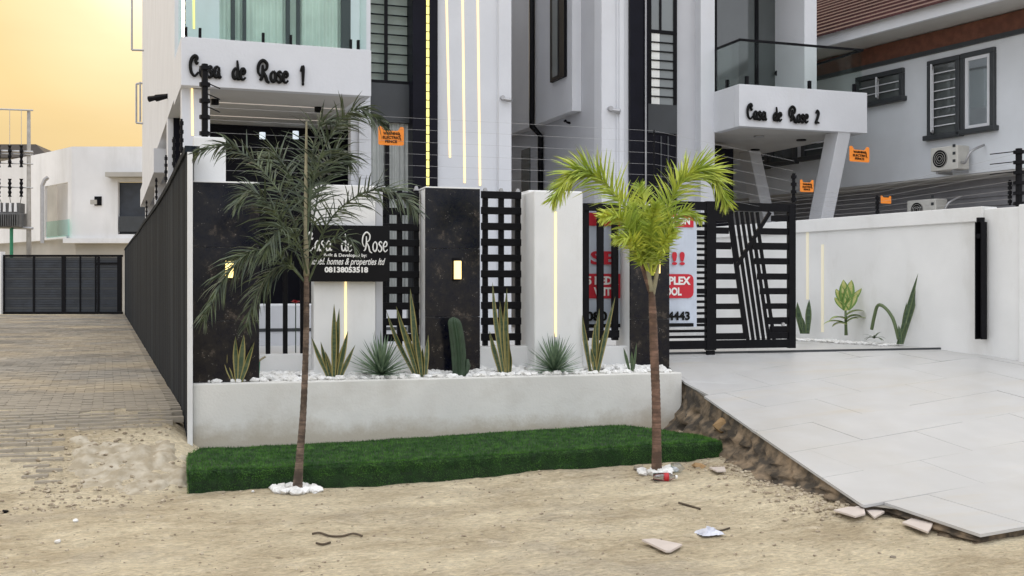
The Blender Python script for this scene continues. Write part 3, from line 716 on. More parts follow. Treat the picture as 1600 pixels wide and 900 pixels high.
bt(WHITET, "WITH", 927, 963, 449, 462, .004)
bt(WHITET, "OOL", 1038, 1064, 449, 462, .004)
bt(BLACKT, "080", 915, 948, 486, 501, .004)
bt(BLACKT, "04443", 1034, 1077, 487, 501, .004)
# sliding gate
vG = .86
def gz(y, x=1180): return FN.Z(x, y, vG)
gt = thing('sliding_gate', 'black steel sliding gate with slanted bars across the driveway', 'gate', FN, (FN.U(1150, vG), vG, .88))
def gbar(name, x0, x1, y0, y1, dv=0, dep=.04): return part(gt, name, BLACKM, FN.U(x0, vG), FN.U(x1, vG), vG+dv, vG+dv+dep, gz(y1), gz(y0), bevel=.003)
gbar('top_rail', 1045, 1243, 317, 330, .001, .05); gbar('bottom_rail', 1045, 1243, 531, 544, .001, .05)
gbar('stile', 1104, 1119, 316, 546, -.006, .065); gbar('stile', 1233, 1243.5, 318, 545, -.003, .058)
gbar('foot', 1105, 1118, 546.5, 557, .01, .03)
for (y0, y1) in ((356, 366), (379, 390), (403, 413), (427, 437), (450, 460), (474, 483), (496, 507), (520, 530)):
    ym = (y0+y1)/2
    xl = 1138+(ym-348)*(25/174); gbar('crossbar', 1119, xl, y0, y1, .008, .03)
    xr = 1205-(ym-330)*(53/85) if ym < 378 else 1175+(ym-378)*(27/147)
    gbar('crossbar', xr, 1233, y0, y1, .008, .03)
gbar('crossbar', 1119, 1140, 330.5, 346, .008, .03); gbar('crossbar', 1207, 1233, 336, 345, .008, .03)
def slant(x0, y0, x1, y1, wpx, name='slanted_bar', dv=.012, dep=.025):
    a = (FN.U(x0, vG), gz(y0)); b = (FN.U(x1, vG), gz(y1)); k = wpx/F_PX*FN.tv(x0, vG)/2
    d = Vector((b[0]-a[0], b[1]-a[1])).normalized(); nx, nz = -d[1]*k, d[0]*k
    MB().prism([(a[0]-nx, a[1]-nz), (b[0]-nx, b[1]-nz), (b[0]+nx, b[1]+nz), (a[0]+nx, a[1]+nz)], lambda p, q: (p, vG+dv, q), lambda p, q: (p, vG+dv+dep, q)).build(name, BLACKM, gt, bevel=.002)
slant(1204, 331, 1152, 416, 6, dv=.004)
slant(1139, 331, 1166, 530, 4, dv=.007)
for i in range(6):
    xt = 1143.5+i*8.2; slope = 26/180.0
    # stop at the diagonal, then carry on below it with a step
    x0, y0 = xt, 331
    # intersection with the diagonal
    s_ = 0
    yy = y0
    while yy < 520:
        xx = x0+(yy-y0)*slope
        if xx > 1204-(yy-331)*(52/85): break
        yy += 1
    slant(x0, y0, xx, yy, 4.6)
    slant(xx-2, yy, xx-2+(531-yy)*slope, 531, 5.0, dv=.014)
for i, y in enumerate(range(334, 530, 9)):
    gbar('slat', 1045, 1104, y, y+(8 if i % 5 == 3 else 4.2), .010, .02)
gbar('plate', 1204, 1232, 510, 522, .02, .01)
MB().cyl((FN.U(1223, vG), vG-.02, gz(507)), .02, .03, 10, 'y').build('lock', ALU, gt)
# ------------------------------------------------------------------ charcoal lane wall
lw = thing('lane_wall', 'long charcoal boundary wall running back along the paved lane', 'wall', H, (.6, 30, .3))
mb = MB(); N_ = 60; sec = []
Y0, Y1_ = 10.30, 52.0
prof = []
for i in range(N_+1):
    y_ = Y0+(Y1_-Y0)*(i/N_)**1.6
    zt = 2.86+.0*y_
    # measured sag of the coping along the wall
    t_ = y_
    for (ya, za), (yb, zb_) in zip([(10.3, 2.80), (14, 2.75), (17, 2.76), (20, 2.80), (24, 2.86), (28, 2.88), (35, 3.0), (52, 3.25)], [(14, 2.75), (17, 2.76), (20, 2.80), (24, 2.86), (28, 2.88), (35, 3.0), (52, 3.25), (60, 3.3)]):
        if ya <= y_ <= yb: zt = za+(zb_-za)*(y_-ya)/(yb-ya)
    prof.append((y_, zt))
for (y_, zt) in prof: mb.v += [(.655, y_, .1), (.655, y_, zt), (.698, y_, zt), (.698, y_, .1)]
mb.f += [(4*i+k, 4*i+(k+1) % 4, 4*(i+1)+(k+1) % 4, 4*(i+1)+k) for i in range(N_) for k in range(4)]+[(3, 2, 1, 0), (4*N_, 4*N_+1, 4*N_+2, 4*N_+3)]
mb.build('masonry', CHAR, lw)
mb = MB()
for (y_, zt) in prof: mb.v += [(.635, y_, zt+.002), (.635, y_, zt+.06), (.76, y_, zt+.06), (.76, y_, zt+.002)]
mb.f += [(4*i+k, 4*i+(k+1) % 4, 4*(i+1)+(k+1) % 4, 4*(i+1)+k) for i in range(N_) for k in range(4)]+[(3, 2, 1, 0), (4*N_, 4*N_+1, 4*N_+2, 4*N_+3)]
mb.build('coping', CHAR, lw)
part(lw, 'white_end_strip', FWHITE, .653, .6975, 10.26, 10.297, .1, 2.80)
# rubble and mortar spill at the wall's near foot
mb = MB(); rnd = random.Random(12)
spl = thing('mortar_spill', 'grey spill of hardened mortar on the slope left of the turf', 'mortar spill', H, (.2, 9.9, 0))
pts = []
nn = 60
for j in range(nn+1):
    for i in range(nn+1):
        fx, fy = i/nn, j/nn; x_ = -.42+1.06*fx; y_ = 8.95+1.5*fy
        e = min(fx, 1-fx*.85, fy, 1-fy)*4; e = max(0, min(1, e*1.3-.15+.6*noise.noise(Vector((x_*3, y_*2.2, 1)))))
        pts.append((x_+.25*(fy-.5)*.0, y_, ground_z(x_, y_)-.03+.05*e+.06*noise.noise(Vector((x_*6, y_*6, 2)))*e+.02*noise.noise(Vector((x_*21, y_*21, 5)))*e))
mb.add(pts, [(j*(nn+1)+i, j*(nn+1)+i+1, (j+1)*(nn+1)+i+1, (j+1)*(nn+1)+i) for j in range(nn) for i in range(nn)])
mb.build('mortar', mat("spilt_mortar", (.50, .45, .36), 1, .3, 9, 1.0, 22, col2=(.34, .29, .21), spec=.1), spl, smooth=True)
# loose grit, one uncountable litter of small stones
mb = MB(); rnd = random.Random(31)
for i in range(3800):
    r_ = rnd.random()
    if r_ < .16: x_, y_ = rnd.gauss(-.15, .45), rnd.uniform(8.7, 10.6)
    elif r_ < .42:
        f = rnd.random(); wx = R.world(PC[0]+(PD[0]-PC[0])*f-abs(rnd.gauss(.12, .22)), PC[1]+(PD[1]-PC[1])*f); x_, y_ = wx[:2]
        if FN.loc((x_, y_))[0] < 4.5 and FN.loc((x_, y_))[1] > -1.1: continue
    else: x_, y_ = rnd.uniform(-5, 6), rnd.uniform(5.5, 9.5)
    if x_ > .6 and y_ > 9.3 and x_ < 5.0: continue
    u_, v_ = FN.loc((x_, y_))
    if u_ > 4.5 and v_ > -4.6 and u_ > 4.75+.1*v_: continue
    s_ = .004+.018*rnd.random()**2.5*(1.2 if r_ < .42 else .65); mb.rock((x_, y_, ground_z(x_, y_)+s_*.2), s_, .6, i)
tag(mb.build('grit', mat("grit_stone", (.52, .45, .34), .9, .5, 30, .3, 40, col2=(.24, .19, .13)), org=(0, 0, 0)), 'scattered small stones and grit lying on the sandy street', 'grit', kind='stuff')
# ------------------------------------------------------------------ HOUSE 1
Yb, Ym = 15.61, 17.2
XL = .912
zS, zF = 4.317, 4.969
h1 = thing('house', 'left white house with the black letters Casa de Rose 1 on its balcony', 'house', H, (3.4, 22, .9), 'white houses with name letters')
XR = H.U(580, Yb)
par = part(h1, 'balcony', WHITE, XL, XR, Yb, Yb+.16, zS, zF, bevel=.006)
part(h1, 'balcony_floor', SOFFIT, XL+.003, XR-.003, Yb+.163, Ym+.1, zS+.01, zS+.22)
part(h1, 'balcony_side', WHITE, XL, XL+.14, Yb+.163, Ym-.003, zS, zF-.002)
part(h1, 'balcony_side', WHITE, XR-.14, XR, Yb+.163, Ym-.003, zS, zF-.002)
brush_letters(par, BLACKT, "Casa de Rose 1", H.U(296, Yb), Yb-.03, H.Z(296, 119, Yb), .148, H.U(476, Yb)-H.U(296, Yb), .023, slope=-.012)
# glass railing
RH = .85
g = part(h1, 'railing_glass', GLASSR, XL+.05, XR-.06, Yb+.05, Yb+.062, zF+.02, zF+RH)
part(h1, 'railing_glass', GLASSR, XL+.05, XL+.062, Yb+.10, Ym-.05, zF+.02, zF+RH)
for px in (291, 313, 412, 455, 549, 561):
    u_ = H.U(px, Yb); part(h1, 'glass_clamp', BLACKM, u_-.018, u_+.018, Yb+.03, Yb+.085, zF, zF+.14)
part(h1, 'handrail', BLACKM, XL+.03, XR-.04, Yb+.035, Yb+.078, zF+RH, zF+RH+.03)
part(h1, 'railing_post', WHITE, H.U(567, Yb), H.U(577, Yb), Yb+.165, Yb+.22, zF, zF+2.7)
# first-floor glazing behind the balcony
Zw0, Zw1 = zS+.22, 7.9
part(h1, 'curtain', CURT, H.U(345, Ym), H.U(525, Ym), Ym+.12, Ym+.13, Zw0, Zw1)
mb = MB(); cu0, cu1 = H.U(343, Ym), H.U(560, Ym); nfold = 160; vv = []
for i in range(nfold+1):
    x_ = cu0+(cu1-cu0)*i/nfold; y_ = Ym+.075+.02*math.sin(i*.78)+.008*math.sin(i*.31)
    vv += [(x_, y_, Zw0), (x_, y_, Zw1)]
mb.add(vv, [(2*i, 2*i+2, 2*i+3, 2*i+1) for i in range(nfold)]); mb.build('curtain', CURT, h1, smooth=True)
win = part(h1, 'window', BLACKM, H.U(340, Ym), H.U(548, Ym), Ym+.0, Ym+.05, 7.75, 7.9)
for px, wd in ((364, 6), (382, 5), (450, 6), (466, 5), (541, 15)):
    u_ = H.U(px, Ym); k = wd/F_PX*18.5/2
    part(win, 'mullion', DGREY, u_-k, u_+k, Ym+.002, Ym+.048, Zw0, 7.748)
part(win, 'pane', GLASSD, H.U(343, Ym), H.U(545, Ym), Ym+.022, Ym+.028, Zw0, 7.746)
# main body
part(h1, 'wall', WHITE, XL, H.U(343, Ym), Ym, Ym+.2, zS, 10.5)
part(h1, 'wall', WHITE, H.U(548, Ym), H.U(579, Ym), Ym, Ym+.2, .8, 10.5)
part(h1, 'side_wall', WHITE, XL, XL+.2, Ym+.203, 34.2, zS+.08, 10.5)
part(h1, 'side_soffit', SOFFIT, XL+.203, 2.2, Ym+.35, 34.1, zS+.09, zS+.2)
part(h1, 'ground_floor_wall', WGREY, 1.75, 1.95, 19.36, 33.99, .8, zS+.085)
part(h1, 'ground_floor_wall', WHITE, XL+.02, H.U(330, Yb+.03), Yb+.23, Yb+.5, .8, zS)
led(h1, H, 300, 301, 138, 212, Yb+.228)
led(h1, H, 302, 303, -60, 45, Ym-.002, LEDY, 3)
for yy_ in (19.25, 24.5, 31): part(h1, 'column', WHITE, XL+.002, XL+.25, yy_, yy_+.45, .8, zS+.079)
# lower side beam and stair parapet seen along the lane
part(h1, 'side_beam', WHITE, XL-.12, XL+.1, 22, 31.5, zS-.55, zS-.1)
part(h1, 'back_wall', WHITE, XL+.2, 6.1, 34, 34.2, .8, 10.5)
part(h1, 'roof', WGREY, XL+.203, 6.1, Ym+.25, 33.9, 10.2, 10.4)
part(h1, 'porch_soffit', SOFFIT, H.U(330, Yb)-.2, H.U(560, Ym), Ym+.102, 19.2, zS+.012, zS+.2)
# porch back, the unlit void's darkness put into its black colour; lights
part(h1, 'porch_dark_back', BLACKC, 1.0, 3.9, 19.2, 19.35, .8, zS+.19)
MB().add([(H.U(350, Yb), Yb+.52, .85), (H.U(350, Yb), 19.19, .85), (H.U(350, Yb), 19.19, zS), (H.U(350, Yb), Yb+.52, zS)], [(0, 1, 2, 3)])
for (x_, yv) in ((2.02, 18.4), (2.45, 18.6)):
    pass
for px, y0_, y1_ in ((410, 207, 217), (462, 205, 217)):
    t_ = H.tv(px, 18.9); u_ = H.U(px, 18.9); MB().cyl((u_, 18.9, H.Z(px, y1_, 18.9)), .05, H.Z(px, y0_, 18.9)-H.Z(px, y1_, 18.9), 12).build('porch_lamp', LAMPW, h1)
for yv in (16.9, 18.2):
    part(h1, 'soffit_light_strip', emis("soffit_led_%d" % int(yv), (1, .92, .85, 1), .12), H.U(335, 16)+.05, H.U(545, Ym)-.1, yv, yv+.04, zS+.002, zS+.009)
for px, py in ((336, 156), (497, 168)):
    t_ = F_PX*(zS-CAMZ)/(450-py); d_ = raydir(px); MB().cyl((d_[0]*t_, d_[1]*t_, zS-.07), .055, .075, 12).build('downlight', BLACKM, h1)
# white tiled pier right of the porch
part(h1, 'tiled_pier', WHITE, H.U(561, Ym-.05), H.U(580, Ym-.05), Ym-.05, Ym-.003, .8, zS)
pz = .9
while pz < zS-.2:
    part(h1, 'wall_tile', WHITE, H.U(561, Ym-.07)+.002, H.U(580, Ym-.07), Ym-.07, Ym-.052, pz+.003, pz+.297, bevel=.002); pz += .3
# dark bay
XbL, XbR = H.U(578, Ym+.15), H.U(646, Ym+.15)
zb1 = H.Z(610, 131, Ym+.15); zb2 = H.Z(610, 188, Ym+.15)
part(h1, 'spandrel_panel', DGREY, XbL, XbR, Ym+.12, Ym+.2, zb2, zb1, bevel=.003)
part(h1, 'curtain', CURTG, XbL, XbR, Ym+.26, Ym+.27, zb1, 9.5)
bw = part(h1, 'window', BLACKM, XbL, XbR, Ym+.13, Ym+.19, zb1+.002, zb1+.05)
part(bw, 'mullion', BLACKM, H.U(601, Ym+.15), H.U(605.5, Ym+.15), Ym+.131, Ym+.189, zb1+.051, 9.5)
part(bw, 'frame', BLACKM, XbR-.03, XbR, Ym+.131, Ym+.189, zb1+.051, 9.5)
part(bw, 'pane', GLASSD, XbL, XbR-.03, Ym+.158, Ym+.164, zb1+.051, 9.5)
for i in range(20):
    z_ = zb1+.16+i*.155
    if z_ < 9.4: part(bw, 'burglar_bar', BLACKM, XbL, XbR-.031, Ym+.200, Ym+.214, z_, z_+.022)
part(h1, 'door_curtain', CURT, XbL, XbR, Ym+.24, Ym+.25, .9, zb2-.03)
mb = MB(); vv = []
for i in range(61):
    x_ = XbL+(XbR-XbL)*i/60; vv += [(x_, Ym+.21+.015*math.sin(i*.9), .9), (x_, Ym+.21+.015*math.sin(i*.9), zb2-.04)]
mb.add(vv, [(2*i, 2*i+2, 2*i+3, 2*i+1) for i in range(60)]); mb.build('door_curtain', CURTG, h1, smooth=True)
part(h1, 'door_frame', BLACKM, H.U(603, Ym+.1), H.U(609, Ym+.1), Ym+.12, Ym+.17, .9, zb2-.03)
part(h1, 'door_frame', DGREY, XbL, XbR, Ym+.121, Ym+.171, zb2-.03, zb2-.001)
# black column with yellow strip
part(h1, 'black_column', BLACKC, H.U(645, Ym-.1), H.U(684, Ym-.1), Ym-.1, Ym+.4, .8, 10.5, bevel=.006)
ys = zb2-1.6
uu = (H.U(666, Ym-.1), H.U(670.5, Ym-.1)); z_ = 1.2
while z_ < 8.4:
    part(h1, 'light_segment', LEDY, uu[0], uu[1], Ym-.108, Ym-.101, z_, z_+.12); z_ += .135
# white facet wall
part(h1, 'wall', WHITE, H.U(684, Ym-.02), H.U(776, Ym-.02), Ym-.02, Ym+.3, .8, 10.5)
XE = H.U(799, Ym-.08)
MB().prism([(H.U(776, Ym-.02), Ym-.02), (H.U(776, Ym-.02)+.02, Ym-.08), (XE, Ym-.08), (XE, 30), (XE-.2, 30), (XE-.2, Ym+.3), (H.U(776, Ym-.02), Ym+.3)], lambda a, b: (a, b, .8), lambda a, b: (a, b, 10.5)).build('corner_wall', WHITE, h1)
led(h1, H, 697, 703, -30, 246, Ym-.022); led(h1, H, 722.5, 726, -30, 286, Ym-.022); led(h1, H, 746, 750, -30, 290, Ym-.022)
def camera_part(parent, frame, px, py, v, m=WHITE, s=1.0):
    u_, z_ = frame.U(px, v), frame.Z(px, py, v); mb = MB().cyl((u_-.02, v, z_+.02), .03*s, -.05*s, 10, 'y'); mb.tube([(u_, v-.03, z_), (u_+.05*s, v-.07, z_-.02), (u_+.09*s, v-.11, z_-.03)], [.02*s, .028*s, .03*s], 8)
    mb.build('security_camera', m, parent)
camera_part(h1, H, 786, 155, Ym-.08, ALU, 1.2)
# black lamp fittings on the lane-side wall
for (px, py) in ((248, 152), (262, 150)):
    y_ = H.V(px, XL); z_ = H.Zu(px, py, XL); mb = MB().tube([(XL, y_, z_), (XL-.18, y_+.1, z_-.03)], [.04, .06], 8); mb.build('wall_spotlight', BLACKM, h1)
for (pxa, pya, pxb, pyb) in ((207, 78, 207, -30), (229, 60, 229, -30), (229, 130, 229, 60)):
    pass
rack = MB()
def sx_(px, py, u_): y_ = H.V(px, u_); return (u_, y_, H.Zu(px, py, u_))
for (a, b) in (((206, 78), (206, -30)), ((206, 78), (236, 79)), ((236, 79), (235, -30)), ((228, 70), (228, 120)), ((222, 130), (213, 131)), ((213, 131), (213, 192)), ((213, 192), (223, 193)), ((219, 128), (219, 190))):
    pa, pb_ = P(a[0], a[1], 31), P(b[0], b[1], 31); rack.tube([pa, pb_], .03, 6)
rack.build('window_guard', ALU, h1)
# porch steps / tiled plinth seen through the bars
part(h1, 'porch_plinth', WHITE, 1.3, 3.6, 14.0, 15.5, .8, H.Z(440, 477, 14.0), bevel=.005)
for z0_, z1_ in ((.9, 1.05), (1.14, 1.38)):
    pass
part(h1, 'plinth_groove', DGREY, 1.3, 3.6, 13.992, 13.999, H.Z(440, 518, 14.0), H.Z(440, 513, 14.0))
# ------------------------------------------------------------------ HOUSE 2
Yb2 = 16.31; Y2 = 17.15
X2L = H.U(1155, Yb2); X2R = H.U(1355, Yb2); z2S = H.Z(1155, 197, Yb2); z2F = H.Z(1155, 131, Yb2)
h2 = thing('house', 'right white house with the black letters Casa de Rose 2 on its balcony', 'house', H, (10, 20, .9), 'white houses with name letters')
par2 = part(h2, 'balcony', WHITE, X2L, X2R, Yb2, Yb2+.16, z2S, z2F, bevel=.006)
part(h2, 'balcony_side', WHITE, X2L, X2L+.15, Yb2+.163, Y2-.003, z2S, z2F-.002)
part(h2, 'balcony_side', WHITE, X2R-.15, X2R, Yb2+.163, Y2+.6, z2S, z2F-.002)
part(h2, 'balcony_floor', SOFFIT, X2L+.003, X2R-.003, Yb2+.163, 22, z2S+.012, z2S+.22)
brush_letters(par2, BLACKT, "Casa de Rose 2", H.U(1166, Yb2), Yb2-.03, H.Z(1166, 186, Yb2), .135, H.U(1279, Yb2)-H.U(1166, Yb2), .0225, slope=-.006)
rh2 = H.Z(1155, 62, Yb2)-z2F
part(h2, 'railing_glass', GLASSD, X2L+.04, X2R-.06, Yb2+.06, Yb2+.072, z2F+.015, z2F+rh2)
part(h2, 'railing_glass', GLASSD, X2L+.04, X2L+.052, Yb2+.10, Y2-.01, z2F+.015, z2F+rh2)
part(h2, 'railing_glass', GLASSD, X2R-.072, X2R-.06, Yb2+.10, Y2+.9, z2F+.015, z2F+rh2)
part(h2, 'handrail', BLACKM, X2L+.03, X2R-.04, Yb2+.045, Yb2+.085, z2F+rh2, z2F+rh2+.035)
part(h2, 'handrail', BLACKM, X2L+.03, X2L+.07, Yb2+.088, Y2-.01, z2F+rh2, z2F+rh2+.033)
part(h2, 'handrail', BLACKM, X2R-.08, X2R-.04, Yb2+.088, Y2+.9, z2F+rh2, z2F+rh2+.033)
for px in (1149, 1167, 1265, 1335):
    u_ = H.U(px, Yb2+.06) if px > 1155 else X2L+.05; yy_ = Yb2 if px > 1155 else Yb2+.4
    part(h2, 'glass_clamp', BLACKM, u_-.025, u_+.025, yy_+.04, yy_+.09, z2F, z2F+.15)
# upper glazing
Yg = 18.3
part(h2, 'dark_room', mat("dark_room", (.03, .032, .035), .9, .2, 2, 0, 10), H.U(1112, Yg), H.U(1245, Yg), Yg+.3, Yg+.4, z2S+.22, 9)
gw = part(h2, 'window', BLACKM, H.U(1113, Yg), H.U(1240, Yg), Yg-.02, Yg+.04, 8.2, 8.4)
for px, wd in ((1117, 6), (1182, 6), (1230, 4), (1237, 5)):
    u_ = H.U(px, Yg); k = wd/F_PX*21/2; part(gw, 'mullion', BLACKM, u_-k, u_+k, Yg-.019, Yg+.039, z2F-.4, 8.198)
part(gw, 'pane', DARKGL, H.U(1116, Yg), H.U(1212, Yg), Yg+.005, Yg+.015, z2F-.4, 8.198)
part(gw, 'pane', PANE, H.U(1212, Yg)+.002, H.U(1240, Yg), Yg+.005, Yg+.015, z2F-.4, 8.198)
part(h2, 'wall', mat("pale_green_white", (.62, .68, .67), .7, .05, 2, .05, 30), H.U(1241, Yg), H.U(1262, Yg), Yg-.02, Yg+.2, z2S+.22, 10)
part(h2, 'wall', WHITE, H.U(1257, Y2+.2), H.U(1276, Y2+.2), Y2+.2, Y2+4, z2S+.221, 10.5)
part(h2, 'balcony_ceiling', WHITE, X2L+.05, H.U(1276, Y2+.2), Y2+.0, Yg+.5, 8.4, 8.6)
MB().cyl((H.U(1212, Yg), Yg-.06, H.Z(1212, 115, Yg)), .05, .03, 10, 'y').build('wall_spotlight', BLACKM, h2)
# facade
part(h2, 'wall', WHITE, H.U(1095, Y2), X2L+.02, Y2, Y2+.3, .8, 10.5)
part(h2, 'wall', WHITE, X2L-.28, X2L+.02, Y2+.303, Yg+.5, z2S+.22, 10.5)
part(h2, 'wall', WGREY, H.U(1058, Y2+.2), H.U(1098, Y2+.2), Y2+.2, Y2+.5, .8, 10.5)
part(h2, 'wall', WHITE, H.U(940, Y2), H.U(964, Y2), Y2, Y2+.3, .8, 10.5)
part(h2, 'wall', WHITE, H.U(964, Y2-.04), H.U(986, Y2-.04), Y2-.04, Y2+.3, .8, 10.5)
part(h2, 'wall', WHITE, H.U(968, Y2-.07), H.U(975, Y2-.07), Y2-.07, Y2-.041, .8, 10.5)
XS = H.U(940, Y2)
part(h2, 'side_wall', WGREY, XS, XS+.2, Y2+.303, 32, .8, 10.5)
Yo = 18.0; XO = H.U(894, Yo); zO = H.Z(895, 173, Yo)
part(h2, 'side_projection', WHITE, XO, XS-.003, Yo, 26, zO, 10.5)
part(h2, 'black_column', BLACKC, H.U(985, Y2-.12), H.U(1013, Y2-.12), Y2-.12, Y2+.4, .8, 10.5, bevel=.005)
MB().cyl((H.U(1009, Y2-.15), Y2-.15, .9), .016, 9, 8).build('light_tube', ALU, h2)
for px, y0_ in ((996, 205), (1023, 208)):
    pass
zz1, zz2, zz3 = H.Z(1035, 50, Y2+.1), H.Z(1035, 163, Y2+.1), H.Z(1035, 208, Y2+.1)
dk = part(h2, 'window', BLACKM, H.U(1013, Y2+.1), H.U(1058, Y2+.1), Y2+.1, Y2+.16, zz1-.03, zz1+.03)
part(dk, 'frame', BLACKM, H.U(1013, Y2+.1), H.U(1018, Y2+.1), Y2+.101, Y2+.159, zz2, 10)
part(dk, 'frame', BLACKM, H.U(1053, Y2+.1), H.U(1058, Y2+.1), Y2+.101, Y2+.159, zz2, 10)
part(dk, 'mullion', BLACKM, H.U(1031, Y2+.1), H.U(1034, Y2+.1), Y2+.105, Y2+.155, zz1+.031, 10)
part(dk, 'pane', PANE, H.U(1017, Y2+.1), H.U(1054, Y2+.1), Y2+.125, Y2+.135, zz2, 10)
part(dk, 'curtain', CURT, H.U(1016, Y2+.1), H.U(1031, Y2+.1), Y2+.110, Y2+.122, zz2, zz1-.031)
for i in range(7):
    z_ = zz2+.12+i*.155; part(dk, 'burglar_bar', BLACKM, H.U(1017, Y2+.1), H.U(1054, Y2+.1), Y2+.095, Y2+.108, z_, z_+.022)
part(h2, 'spandrel_panel', DGREY, H.U(1013, Y2+.1), H.U(1058, Y2+.1), Y2+.1, Y2+.3, zz3, zz2-.002)
part(h2, 'entrance_door', BLACKC, H.U(1013, Y2+.1), H.U(1058, Y2+.1), Y2+.14, Y2+.3, .9, zz3-.002)
for px in (1033, 1044): part(h2, 'door_rib', DGREY, H.U(px, Y2+.1), H.U(px+2, Y2+.1), Y2+.12, Y2+.139, .9, zz3-.05)
camera_part(h2, H, 954, 172, Y2, ALU, 1.4)
# slit window on the side projection, drain pipe, lower slit
def side_box(px0, px1, py0, py1, u_, pr, ref): # on plane X=u_, pr = how proud to -X
    return (u_-pr, u_+.02, H.V(px1, u_), H.V(px0, u_), H.Zu(ref, py1, u_), H.Zu(ref, py0, u_))
sw_ = part(h2, 'slit_window', BLACKM, *side_box(864, 886, -60, 124, XO, .06, 876))
b_ = side_box(868, 876, -60, 118, XO, .065, 876); part(sw_, 'pane', PANE, *b_)
lw_ = part(h2, 'slit_window', DARKGL, *side_box(816, 829, 233, 300, XS, .02, 822))
xw = XO-.06
def sp(px, py, xx): y_ = H.V(px, xx); return (xx, y_, H.Zu(px, py, xx))
a_ = sp(831, -60, XO-.06); b_ = sp(831, 197, XO-.06); c_ = sp(845, 208, XS-.06); d_ = sp(846, 300, XS-.06)
MB().tube([a_, (b_[0], b_[1], b_[2]+.15), b_, (c_[0], b_[1], c_[2]-.05), (c_[0], b_[1], d_[2]-1)], .055, 10).build('drain_pipe', BLACKM, h2, smooth=True)
camera_part(h2, H, 884, 191, 18.6, BLACKM, .8)
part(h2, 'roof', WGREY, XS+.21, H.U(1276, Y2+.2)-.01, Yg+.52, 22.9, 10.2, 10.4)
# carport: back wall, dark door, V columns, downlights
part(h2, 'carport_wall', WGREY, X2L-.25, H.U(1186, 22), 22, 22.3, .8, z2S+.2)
part(h2, 'carport_door', BLACKC, H.U(1116, 18.2), H.U(1146, 18.2), 18.2, 18.4, .8, z2S-.12)
part(h2, 'carport_lamp', BLACKM, H.U(1118, 17.9), H.U(1132, 17.9), 18.0, 18.19, z2S-.3, z2S-.1)
part(h2, 'upper_body', WHITE, XS+.25, X2R-.5, 22.0, 23.0, z2S+.23, 10.1)
XV = X2R-.45
def vcol(pt, pb, ztop, zbot):
    mb = MB(); hw = .19; d = .26
    mb.add([(XV-d/2, pb-hw, zbot), (XV+d/2, pb-hw, zbot), (XV+d/2, pb+hw, zbot), (XV-d/2, pb+hw, zbot), (XV-d/2, pt-hw, ztop), (XV+d/2, pt-hw, ztop), (XV+d/2, pt+hw, ztop), (XV-d/2, pt+hw, ztop)],
           [(3, 2, 1, 0), (4, 5, 6, 7), (0, 1, 5, 4), (1, 2, 6, 5), (2, 3, 7, 6), (3, 0, 4, 7)])
    mb.build('slanted_column', WHITE, h2, bevel=.01)
vcol(16.52, 17.7, z2S+.01, .88)
vcol(19.4, 18.1, z2S+.01, .88)
for px, py in ((1186, 213), (1252, 219), (1180, 234)):
    t_ = F_PX*(z2S-CAMZ)/(450-py); d_ = raydir(px); MB().cyl((d_[0]*t_, d_[1]*t_, z2S-.012), .09, .02, 16).build('downlight', ALU if px == 1186 else BLACKM, h2)
# ------------------------------------------------------------------ right boundary wall
rw = thing('boundary_wall', 'white boundary wall at the right of the driveway with two pale light strips', 'wall', R, (.1, 4, .5))
Lv = 9.5
mb = MB()
part(rw, 'masonry', FWHITE, 0, .2, .05, Lv, .3, 2.50, bevel=.01)
part(rw, 'coping', FWHITE, -.035, .22, R.V(1535, -.03), Lv, 2.36, 2.53, bevel=.008)
part(rw, 'end_pier', FWHITE, -.03, .26, -1.2, .046, .2, 2.52, bevel=.012)
for px, y0_, y1_ in ((1262, 352, 468), (1285.5, 382, 519)):
    y_ = R.V(px, 0); k = .024; z1_ = R.Zu(px, y0_, 0); z0_ = R.Zu(px, y1_, 0); part(rw, 'light_strip', LEDW, -.008, -.001, y_-k, y_+k, z0_, z1_)
# gate catch post on the wall
yv = R.V(1535, -.06); z0_, z1_ = R.Zu(1535, 530, -.06), R.Zu(1535, 347, -.06)
cp = thing('gate_catch', 'upright black steel gate catch fixed to the white boundary wall', 'gate post', R, (-.03, yv, z0_))
part(cp, 'channel', BLACKM, -.05, -.037, yv-.045, yv+.045, z0_, z1_, bevel=.003)
part(cp, 'flange', BLACKM, -.13, -.051, yv-.045, yv-.033, z0_, z1_); part(cp, 'flange', BLACKM, -.13, -.051, yv+.033, yv+.045, z0_, z1_)
MB().cyl((-.09, yv, z1_), .045, .05, 10).build('cap', BLACKM, cp)
MB().cyl((-.13, yv, z1_-.16), .03, .09, 10, 'x').build('roller', BLACKM, cp)
# white pebble strip at the foot
mb = MB(); rnd = random.Random(8)
va, vb = R.V(1412, 0), R.V(1245, 0)
for i in range(420):
    v_ = rnd.uniform(va, vb+.5); u_ = -abs(rnd.gauss(0, .12))-.01
    wx = R.world(u_, v_); fu, fv = FN.loc(wx[:2]); mb.rock((u_, v_, (drive_z(fu, fv) if fv < .95 else .888)+.012), rnd.uniform(.018, .04), .6, i)
tag(mb.build('pebbles', PEB, frame=R), 'white pebbles along the foot of the boundary wall behind the gate', 'pebbles', kind='stuff')
